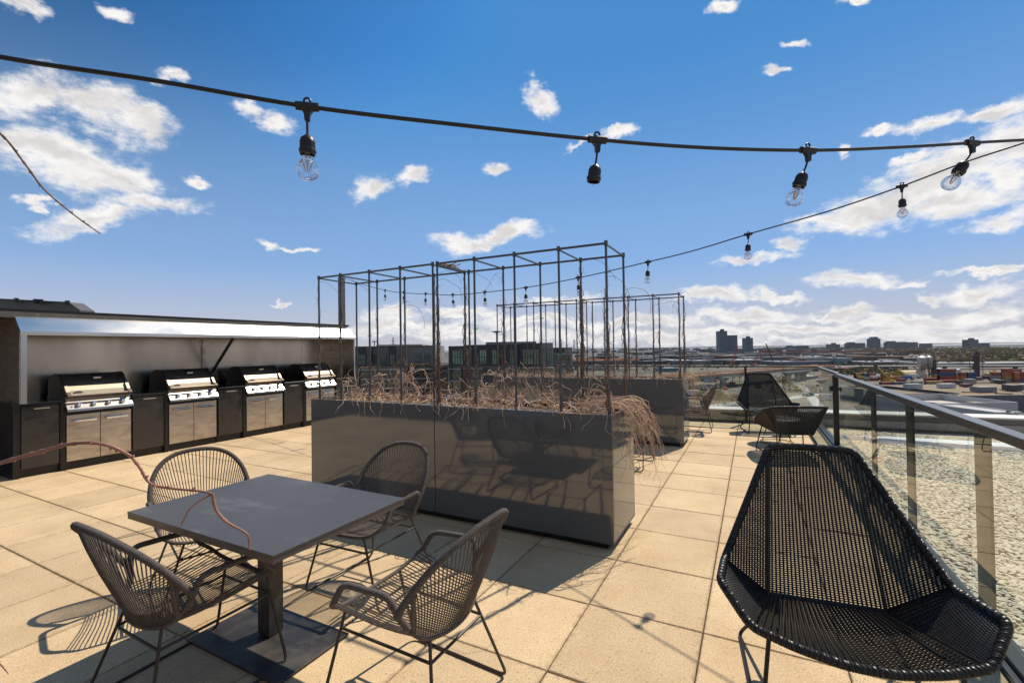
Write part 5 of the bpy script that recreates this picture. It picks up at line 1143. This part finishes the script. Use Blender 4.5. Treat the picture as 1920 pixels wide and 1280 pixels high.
for i, (px, py, c, nm) in enumerate([(1700,712,(.05,.15,.42),'blue'),(1712,709,(.7,.7,.7),'white'),(1640,712,(.6,.6,.6),'pale grey'),(1300,742,(.6,.6,.6),'pale grey'),(1560,709,(.65,.65,.66),'white')]):
    t = thing('truck', '%s truck parked %s' % (nm, ['between the tent and the red containers','behind the blue truck near the tent','in front of the leftmost yellow containers','on the brown lot left of the side-on rope chair','beyond the bend of the railing'][i]), 'truck', W(px, DG(px, py), GZ), YAW)
    MB().box(-4, 2.6, -1.2, 1.2, 1.0, 3.6).build('box_body', cmat(c), t); MB().prism([(2.8,.6),(4.6,.6),(4.6,1.8),(4.1,2.9),(2.8,2.9)], -1.15, 1.15).build('cab', cmat((.5,.5,.5)), t)
    for x in (-3, -1.8, 3.7): MB().tube([(x, -1.25, .5), (x, 1.25, .5)], .5, 10).build('wheels', M_BLKM, t, True)
# silos, tent, process tower, yard crane
si = thing('silo', 'pair of tall pale steel silos on a frame above the container yard', 'silo', W(1733, 412, GZ), YAW); SM = mat('silo_steel', (.45,.45,.45), .5, .3, nscale=.5, stretch=(1,1,.1))
zt = Z(1733, 670, 412)-GZ; zb = Z(1733, 687, 412)-GZ
for x, r_ in ((-2.7, 3.6), (3.6, 2.6)):
    MB().lathe([(.8, zb-3), (r_, zb), (r_, zt), (r_*.5, zt+1.2), (0, zt+1.5)], 24).build('tank', SM, si, True).location = (x, 0, 0)
    for k in range(4): MB().box(-.2, .2, -.2, .2, 0, zb).build('leg', cmat((.08,.07,.065)), si).location = (x+r_*.85*(1 if k % 2 else -1), r_*.85*(1 if k > 1 else -1), 0)
fm = MB()
for k in range(4): fm.beam((-7+k*0, -4, k*3+1), (7, -4, k*3+3.5), .25, .25); fm.beam((7, -4, k*3+1), (-7, -4, k*3+3.5), .25, .25)
fm.box(6.2, 8.5, -2, 1, 0, zt-2); fm.build('stair_frame', cmat((.07,.06,.055)), si)
for px, lb in ((1751.5, 'left small pale silo right of the silo pair'), (1759, 'right small pale silo right of the silo pair'), (1795, 'low pale silo behind the red containers')):
    t = MB().lathe([(2.5,0),(2.5,4.6),(1.2,6.2),(0,6.4)], 18).build('silo', SM, None, True); tag(t, lb, 'silo'); t.location = W(px, 420, GZ+(0 if px > 1790 else 1))
tn = thing('storage_tent', 'tan arched fabric tent in front of the silos', 'tent', W(1713, 405, GZ), YAW)
MB().prism([(math.cos(a)*7.5, math.sin(a)*6.3) for a in [i*math.pi/12 for i in range(13)]], -9, 9, 'x').build('cover', mat('tent_tan', (.55,.42,.24), .7, nscale=.3), tn, True).location = (2, 7, 0)
MB().prism([(math.cos(a)*7.4, math.sin(a)*6.2) for a in [i*math.pi/12 for i in range(13)]], -10.5, -9.01, 'x').build('front_wall', cmat((.40,.26,.04)), tn).location = (2, 7, 0)
pt = MB(); 
for k in range(9): pt.box(-3.2+.2*k*(k % 2), 3.2-.25*k, -2.5, 2.5, k*2.4, k*2.4+.3); pt.box(-2.6+(k % 3), -.6+(k % 3), -1.5, 1.5, k*2.4, k*2.4+2.2)
for sx in (-3, 3):
    for sy in (-2.4, 2.4): pt.box(sx-.15, sx+.15, sy-.15, sy+.15, 0, 20)
pt.lathe([(1.3,0),(1.3,22),(.6,23),(0,23)], 12, Matrix.Translation((1.2,0,0))); o = pt.build('process_tower', mat('rusty_plant', (.075,.055,.04), .8, nscale=.5, col2=(.14,.09,.06))); tag(o, 'dark rusty process tower right of the red container stacks', 'tower'); o.location = W(1829, 390, GZ); o.rotation_euler = (0,0,YAW)
yc = thing('mobile_crane', 'yellow boom crane leaning left over the container yard', 'crane', W(1664, 358, GZ), YAW)
MB().box(-4, 4, -1.4, 1.4, .6, 2.2).box(-3, -1, -1.2, 1.2, 2.2, 3.6).build('chassis', cmat((.55,.35,.06)), yc); MB().beam((1, 0, 2.5), (-9.5, 0, 13.8), .8, .9).build('boom', cmat((.68,.48,.14)), yc); MB().beam((-8.6, 0, 12.6), (-11.5, 0, 14.4), 1.4, 1.2).build('boom_head', cmat((.04,.04,.04)), yc)
# big flat roofs on the right
def flat_roof(p0, p1, yn, yf, z, cr_, cw, label, units, name='warehouse', parapet=.5):
    pc = (p0+p1)/2; dn = (H-z)*F_PX/(yn-HZ(pc)); df = (H-z)*F_PX/(yf-HZ(pc)); t = thing(name, label, 'building', W(pc, dn, GZ), YAW); w = (p1-p0)*dn/F_PX/2; h = z-GZ
    MB().box(-w, w, 0, df-dn, 0, h-.01).build('walls', cmat(cw), t); MB().box(-w+.35, w-.35, .35, df-dn-.35, h, h+.05).build('roof', mat('roof_'+name+str(int(p0)), cr_, .9, nscale=.12, col2=tuple(v*.75 for v in cr_), bump=.2, bscale=1), t)
    pp = MB(); pp.box(-w, w, 0, .34, h, h+parapet).box(-w, w, df-dn-.34, df-dn, h, h+parapet).box(-w, -w+.34, .345, df-dn-.345, h, h+parapet).box(w-.34, w, .345, df-dn-.345, h, h+parapet); pp.build('roof_edge', cmat(tuple(min(.7, v*1.2) for v in cw)), t)
    for (xa, xb, yb_, hh, dd, c) in units:
        xc = (xa+xb)/2; d = (H-z)*F_PX/(yb_-HZ(xc)); q = W(xc, d)-W(pc, dn); lx = q.dot(RTH); ly = q.dot(FWH); ww = (xb-xa)*d/F_PX/2
        u = MB().box(lx-ww, lx+ww, ly, ly+dd, h+.3, h+.3+hh); u.box(lx-ww*.9, lx-ww*.8, ly+.1, ly+.2, h+.05, h+.3); u.box(lx+ww*.8, lx+ww*.9, ly+.1, ly+.2, h+.05, h+.3)
        for k in range(3): u.box(lx-ww*.8+k*ww*.55, lx-ww*.45+k*ww*.55, ly-.03, ly, h+.5, h+.1+hh*.9)
        u.build('roof_unit', cmat(c, .6), t)
    return t
flat_roof(1690, 1796, 739.3, 723.5, -22.6, (.25,.178,.108), (.11,.115,.12), 'brown flat roofed wing adjoining the left end of the large warehouse', [(1700,1728,730,2.6,3,(.5,.5,.48)),(1763,1790,728,2.2,3,(.55,.55,.55))], 'warehouse_wing')
flat_roof(1796.3, 2380, 739.5, 715.5, -22.6, (.25,.178,.108), (.13,.135,.14), 'large warehouse with flat brown roof and scattered units at the right', [(1798,1803,722,2.2,3,(.06,.05,.05)),(1806,1822,726,1.6,3,(.17,.07,.05)),(1817,1828,720,2.6,4,(.28,.28,.28)),(1872,1884,720,2.0,3,(.05,.05,.05)),(1866,1873,717,1.5,3,(.3,.3,.3)),
   (1835,1867,736,2.4,5,(.22,.22,.22)),(1896,1914,734,2.8,5,(.07,.07,.07)),(1921,1960,731,2.4,5,(.25,.25,.25))])
fr_ = [o for o in bpy.data.objects if o.get('label', '').startswith('large warehouse')][0]
m = MB()
for (xa, xb, yy) in ((1800,1838,735),(1862,1896,737.5),(1914,1935,736),(1870,1878,730)):
    a = W(xa, (H+22.2)*F_PX/(yy-HZ(xa)), -22.1); b = W(xb, (H+22.2)*F_PX/(yy+.8-HZ(xb)), -22.1); m.beam(a, b, .4, .4)
m.v = [tuple(fr_.matrix_basis.inverted() @ Vector(v)) for v in m.v]; m.build('roof_ducts', cmat((.06,.06,.06)), fr_)
flat_roof(1757, 1905, 768, 748.5, -16.6, (.58,.53,.47), (.38,.38,.38), 'low building with pale roof and grey parapet walls near the right edge', [(1787,1791,751,1.6,1,(.1,.1,.1)),(1832,1852,765.5,1.2,4,(.13,.09,.07)),(1790,1803,765,.8,2,(.25,.25,.25))], 'white_roof_building', 1.9)
bx = flat_roof(1862, 1913, 774, 757, -14.2, (.5,.5,.5), (.42,.43,.44), 'smooth grey-white rooftop box beside the pale roof', [], 'rooftop_box', .25)
flat_roof(1815, 2300, 792, 776.5, -12.8, (.50,.46,.40), (.34,.34,.33), 'closest pale flat roof at the right edge beyond the railing', [(1893,1897,781,.9,1,(.15,.16,.16))], 'pale_roof_building', .35)
vt = thing('roof_vent', 'small mushroom roof vent on the closest pale roof', 'vent', W(1895, (H+12.8)*F_PX/(783-HZ(1895)), -12.75)); VM = cmat((.12,.13,.13), .5)
MB().lathe([(.45,0),(.45,.9),(0,.9)], 14).build('stack', VM, vt, True); MB().lathe([(.85,.55),(.9,.6),(.5,1.1),(0,1.2)], 16).build('cap', VM, vt, True)
MB().lathe([(.8,-.02),(.9,.12),(.46,.15)], 16).build('flashing', cmat((.04,.04,.04)), vt, True)
# lots below the overpass: white building with the sign, trailer, cars
sb = block(1326.5, 1343.5, 705.3, 716.4, 14, cmat((.55,.56,.58)), 'sign_building', 'white building with a magenta sign panel under the overpass', 'building')
hh = 11.1*DG(1335, 716.4)/F_PX; MB().box(1.2, 2.9*1.1, -.12, -.02, hh*.18, hh*.80).build('sign_panel', cmat((.75,.02,.22)), sb)
def word(s, size, loc, m, par, ext=.03):
    c = bpy.data.curves.new('letters', 'FONT'); c.body = s; c.size = size; c.extrude = ext; c.align_x = 'CENTER'; o = bpy.data.objects.new('letters', c); COL.objects.link(o); c.materials.append(m)
    dg = bpy.context.evaluated_depsgraph_get(); me = bpy.data.meshes.new_from_object(o.evaluated_get(dg)); bpy.data.objects.remove(o); q = bpy.data.objects.new('lettering', me); COL.objects.link(q); q.parent = par; q.location = loc; q.rotation_euler = (math.pi/2, 0, 0); return q
word('T', 4.4, (-1.9, -.1, hh*.2), cmat((.10,.16,.17)), sb); word('B', 3.0, (2.2, -.2, hh*.3), cmat((.8,.75,.78)), sb)
block(1313, 1320, 705.5, 715, 10, cmat((.22,.25,.29)), 'blue_grey_tank', 'blue-grey cladded block left of the sign building', 'building'); block(1321, 1326, 706, 715, 8, cmat((.05,.12,.08)), 'green_shed', 'narrow dark green shed left of the sign building', 'building')
tr_ = thing('trailer', 'blue-grey truck trailer parked below the overpass', 'trailer', W(1322, DG(1322, 731), GZ), YAW+.05); MB().box(-5.6, 5.6, 0, 2.6, 1.1, 3.9).build('body', cmat((.28,.36,.46)), tr_)
for x in (-4.4, -3.2, 3.6): MB().tube([(x, -.05, .5), (x, 2.65, .5)], .5, 12).build('wheel', M_BLKM, tr_, True)
MB().box(2.0, 5.2, -.05, 0, 2.6, 3.6).build('side_panel', cmat((.04,.02,.04)), tr_)
block(1363, 1377, 716.5, 722, 6, cmat((.32,.10,.07)), 'site_cabin', 'red and white site cabin right of the overpass pier', 'cabin'); block(1357.5, 1362, 726, 731.5, 3, cmat((.60,.15,.04)), 'orange_skip', 'small orange skip at the foot of the overpass pier', 'skip')
block(1348, 1352.5, 719, 726.5, 3, cmat((.40,.52,.58)), 'portable_cabin', 'small pale blue cabin left of the pier', 'cabin')
block(1369, 1378, 716, 723, 5, cmat((.03,.03,.035)), 'dark_cabin', 'dark box cabin in front of the red site cabin', 'cabin', d=375)
def car(px, py, col, lab, rz):
    t = thing('parked_car', lab, 'car', W(px, DG(px, py), GZ), rz, 'cars parked in the lots'); MB().prism([(-2.1,.35),(2.1,.35),(2.15,.8),(1.3,.95),(-2.0,1.0),(-2.15,.7)], -.85, .85).build('body', cmat(col, .35), t, bevel=.05)
    MB().prism([(-1.7,.98),(1.1,.93),(.5,1.42),(-1.3,1.45)], -.75, .75).build('cabin', cmat((.03,.035,.04), .1), t)
    for x in (-1.3, 1.35):
        for y in (-.86, .86): MB().tube([(x, y-.1, .33), (x, y+.1, .33)], .33, 10).build('wheel', M_BLKM, t, True)
cn = {'white': (.75,.75,.75), 'silver': (.45,.46,.47), 'dark': (.03,.03,.035), 'red': (.35,.03,.03), 'blue': (.05,.10,.25), 'lime green': (.12,.45,.06)}
for i, (px, py, c, lb) in enumerate([(1302,712,'white','by the blue-grey block'),(1307,714,'dark','by the blue-grey block'),(1304,709,'silver','behind the blue-grey block'),(1298,722,'white','left of the trailer'),(1300,728,'silver','left of the trailer'),(1341,722,'white','right of the trailer'),(1345,735,'dark','below the pier'),
   (1452,707,'lime green','right of the far high-back chair'),(1458,709,'white','right of the lime green car'),(1464,706,'white','behind the lime green car'),(1470,708,'dark','near the overpass piers'),(1484,722,'white','by the right piers'),(1533,716,'white','seen through the side glass'),(1540,717,'silver','seen through the side glass'),(1546,715,'white','at the glass end post'),(1534,724,'dark','on the lot by the end post'),
   (1317,757,'silver','on the brown lot behind the side-on rope chair'),(1508,742,'white','on the pale strip right of the high-back chair'),(1517,740,'blue','on the pale strip right of the high-back chair'),(1100,690,'white','far lot above the farther planter'),(1160,697,'silver','far lot above the farther planter'),(1167,698,'white','far lot behind a trellis post'),(1215,694,'silver','far lot near the railing bar'),(1345,690,'dark','beyond the overpass'),(1315,693,'dark','beyond the overpass, left'),(1380,690,'silver','beyond the overpass, right')]):
    car(px, py, cn[c], '%s car %s' % (c, lb), R.uniform(0, 3.1))
dt = MB()
for (a, ya, b, yb, wd) in ((1440,752,1530,738,7),(1285,764,1400,752,4),(1380,757,1310,764,3),(1500,700,1545,712,6),(1540,770,1500,722,5)):
    p = W(a, DG(a, ya), GZ+.05); q = W(b, DG(b, yb), GZ+.05); n = (q-p).cross(Vector((0,0,1))).normalized()*wd/2; dt.add([p+n, q+n, q-n, p-n], [(0,1,2,3)])
dt.build('pale_road', mat('pale_road', (.42,.40,.37), .85, nscale=.3), kind='structure')
for i, (px, ya, yb) in enumerate(((1497,722,742),(1504,721,745),(1516,690,735),(1383,722,734))):
    d = DG(px, yb); o = MB().tube([(0,0,0),(0,0,(yb-ya)*d/F_PX)], [.14,.08], 6).build('street_lamp', cmat((.35,.35,.35)), None, True); o.location = W(px, d, GZ); tag(o, ['pale lamp post right of the far high-back chair','second pale lamp post nearer the railing end','tall dark pole near the railing bar corner','thin pole left of the far high-back chair'][i], 'pole')

# neighbouring apartment buildings seen through the trellis
def neighbour():
    LG = mat('light_grey_brick', (.25,.245,.235), .85, nscale=2, stretch=(.3,.3,3)); DG_ = mat('anthracite_panels', (.030,.031,.040), .5, nscale=1); WF = cmat((.012,.012,.014), .4)
    GL = mat('green_window_glass', (.07,.13,.10), .08, nscale=.25, col2=(.16,.27,.18), ior=1.8, detail=3, thresh=(.42,.6)); SL = cmat((.33,.33,.34)); BRK = cmat((.16,.06,.035))
    def win(t, p0, p1, y0, y1, d, dep, pc, n=2, rows=2):
        x0, x1 = U(p0, d)-U(pc, d), U(p1, d)-U(pc, d); z1_, z0_ = Z(p0, y0, d)-GZ, Z(p0, y1, d)-GZ
        f_ = MB().box(x0, x1, dep-.10, dep-.02, z0_, z1_).build('window', WF, t); k = n
        for i in range(k):
            for j in range(rows):
                a = x0+(x1-x0)*i/k+.07; b = x0+(x1-x0)*(i+1)/k-.07; c = z0_+(z1_-z0_)*j/rows+.07; e = z0_+(z1_-z0_)*(j+1)/rows-.07; MB().box(a, b, dep-.125, dep-.105, c, e).build('pane', GL, f_)
    d = 110.; pc = 935; t = thing('apartment_building', 'dark grey panelled apartment building with tall green-tinted windows behind the trellis', 'building', W(pc, d, GZ), YAW)
    X = lambda px: U(px, d)-U(pc, d); ZZ = lambda py, px=935: Z(px, py, d)-GZ
    MB().box(X(841), X(1012), 0, 22, 0, ZZ(647.4)).build('main_block', DG_, t); MB().box(X(868), X(1022), .6, 22.5, ZZ(660), ZZ(645.6)).build('roof_parapet', DG_, t)
    MB().box(X(1012)+.01, X(1037), .3, 20, 0, ZZ(643.6)).build('grey_wing', LG, t); MB().box(X(908), X(1008), 6, 18, ZZ(647), ZZ(640.2)).build('penthouse', LG, t)
    MB().box(X(975), X(1012), -1.8, -.01, ZZ(683.5), ZZ(644.5)).build('bay', DG_, t)
    pnl = MB()
    for i in range(18): x = X(841)+(X(975)-X(841))*i/18; pnl.box(x-.03, x+.03, -.02, -.001, ZZ(684), ZZ(647.6))
    pnl.build('panel_joints', WF, t, kind='stuff')
    for a, b, n in ((848,868,4),(870.5,879,2),(899,912,3),(922.5,935,3),(955,967,3)): win(t, a, b, 656, 683, d, 0, pc, n)
    win(t, 979, 998.5, 655, 683, d, -1.8, pc, 4); win(t, 1001, 1009, 655, 683, d, -1.8, pc, 2); win(t, 1025.5, 1034, 654, 683, d, .3, pc, 2)
    for zy in (689, 711.5, 734, 757): MB().box(X(841), X(905), -2.2, -.01, ZZ(zy+1.6), ZZ(zy)).build('balcony_slab', SL, t); MB().box(X(972), X(1037), -2.4, -.01-1.8*0, ZZ(zy+1.4), ZZ(zy)).build('balcony_slab', SL, t)
    for zy in (693, 715, 738, 760):
        for a, b in ((848,866),(885,897),(925,934)): win(t, a, b, zy, zy+15, d, 0, pc, 3)
        MB().box(X(968), X(974), -.5, -.01, ZZ(zy+17), ZZ(zy)).build('brick_strip', BRK, t)
    for zy in (693, 715): 
        for a, b in ((980,990),(1000,1012),(1024,1034)): win(t, a, b, zy, zy+14, d, .0 if a < 1012 else .3, pc, 2)
    t3 = thing('apartment_building', 'smaller light grey neighbour building with dark recessed balconies, left of the chimneys', 'building', W(1055, 118., GZ), YAW); d3 = 118.; X3 = lambda px: U(px, d3)-U(1055, d3); Z3 = lambda py: Z(1055, py, d3)-GZ
    MB().box(X3(1037.5), X3(1073), 0, 16, 0, Z3(651.2)).build('main_block', LG, t3); MB().box(X3(1038), X3(1058), -.05, -.01, Z3(662), Z3(652.4)).build('dark_band', WF, t3)
    for a, b, y0, y1 in ((1037.8,1044.6,665,675),(1050.5,1059,665,675),(1062,1068.7,666,683),(1040,1047,692,704),(1062,1069,690,708)): win(t3, a, b, y0, y1, d3, 0, 1055, 2)
    for zy in (662.4, 682.5, 705): MB().box(X3(1037.6), X3(1061), -1.6, -.01, Z3(zy+1.0), Z3(zy)).build('balcony_slab', cmat((.5,.5,.5)), t3)
    MB().box(X3(1072), X3(1074.5), -.4, -.01, 0, Z3(690)).build('brick_strip', BRK, t3)
    d = 122.; pc = 750; t = thing('apartment_building', 'light grey brick apartment building with dark protruding bays, just right of the grill shelter', 'building', W(pc, d, GZ), YAW); X = lambda px: U(px, d)-U(pc, d); ZZ = lambda py: Z(750, py, d)-GZ
    MB().box(X(610), X(812), 0, 20, ZZ(684.5), ZZ(648.6)).build('upper_storey', LG, t); MB().box(X(700), X(786), 4, 14, ZZ(650), ZZ(645.2)).build('roof_plant', cmat((.38,.34,.28)), t); MB().box(X(610), X(812.5), -.3, -.01, ZZ(650), ZZ(648.2)).build('roof_trim', cmat((.12,.12,.12)), t)
    for a, b in ((640,671),(681,699),(738,752)): MB().box(X(a), X(b), -5.0, -.01, ZZ(684.4), ZZ(648.9)).build('dark_bay', DG_, t)
    for a, b, dep, n in ((701.5,709.5,0,2),(714,724,0,3),(729,736.5,0,2),(777.5,790,0,3),(796,805,0,2)): win(t, a, b, 662.5 if a > 760 else 664, 678 if a > 760 else 683, d, dep, pc, n)
    win(t, 684, 696, 664, 683, d, -5, pc, 3); win(t, 740.5, 749, 664, 683, d, -5, pc, 2)
    MB().box(X(610), X(832), -7, 20, 0, ZZ(685.0)).build('lower_block', mat('dark_balcony_wall', (.045,.042,.04), .8, nscale=1), t)
    for k in range(9):
        zy = 689+k*8.2; MB().box(X(612), X(831), -7.5 if k % 2 else -7.3, -7.01, ZZ(zy+(2.2 if k % 2 == 0 else 1.0)), ZZ(zy)).build('balcony_slab', cmat((.16,.155,.15)) if k % 2 else SL, t)
    for k in range(10): x = 620+k*22; MB().box(X(x), X(x+5), -7.2, -7.01, ZZ(760), ZZ(686)).build('balcony_divider', cmat((.09,.06,.045)), t)
    for px in (806, 816, 824, 831): MB().box(X(px)-.08, X(px)+.08, -6.9, -6.75, ZZ(685), ZZ(668)).build('terrace_post', WF, t)
    MB().box(X(806), X(832), -6.9, -6.75, ZZ(668.6), ZZ(667.8)).build('pergola_beam', WF, t)
    mm = MB(); rr = random.Random(8)
    for i in range(26): x = X(rr.uniform(775, 812)); mm.box(x-.5, x+.5, -6.6, -6.2, ZZ(685), ZZ(rr.uniform(680.5, 683.5)))
    mm.build('yellow_planting', cmat((.28,.22,.03)), t, kind='stuff')
    q = W(737, 700, GZ); py_ = MB()
    for sx in (-1, 1):
        for sy in (-1, 1): py_.beam((sx*3, sy*3, 0), (sx*.4, sy*.4, 50), .4, .4)
    for k in range(5): py_.beam((-3+k*.45, 0, k*9+6), (3-k*.45, 0, k*9+9), .3, .3)
    py_.beam((-6, 0, 45), (6, 0, 45), .5, .5); py_.beam((-5, 0, 40), (5, 0, 40), .5, .5); o = py_.build('pylon', cmat((.35,.25,.24))); o.location = q; tag(o, 'faint lattice pylon poking above the roof of the light grey building', 'pylon')
    an = MB().tube([(0,0,0),(0,0,2.2)], .12, 6).lathe([(.1,2.2),(1.2,2.5),(1.2,2.6),(.1,2.7)], 10); o = an.build('roof_antenna', cmat((.06,.06,.06))); o.location = W(931, 112, Z(931, 641, 112)); tag(o, 'small dish antenna on roof of the dark panelled building', 'antenna')
    an = MB().tube([(0,0,0),(0,0,1.0)], .12, 6).box(-.6,.6,-.3,.3,1.0,1.25); o = an.build('roof_antenna', cmat((.06,.06,.06))); o.location = W(702, 124, Z(702, 648, 124)); tag(o, 'small mast on roof of the light grey brick building', 'antenna')
neighbour()
# ------------------------------------------------------------------ thin haze over the city
hz = bpy.data.materials.new('haze_air'); hz.use_nodes = True; N_ = hz.node_tree.nodes
for n_ in list(N_): N_.remove(n_)
ho = N_.new('ShaderNodeOutputMaterial'); hv = N_.new('ShaderNodeVolumePrincipled'); hv.inputs['Color'].default_value = (.80, .88, 1.0, 1); hv.inputs['Density'].default_value = .000024; hv.inputs['Anisotropy'].default_value = .3
hz.node_tree.links.new(hv.outputs[0], ho.inputs['Volume'])
hb = MB().box(-7600, 7600, -7600, 7600, GZ-1.5, 62).build('haze', hz, kind='stuff')
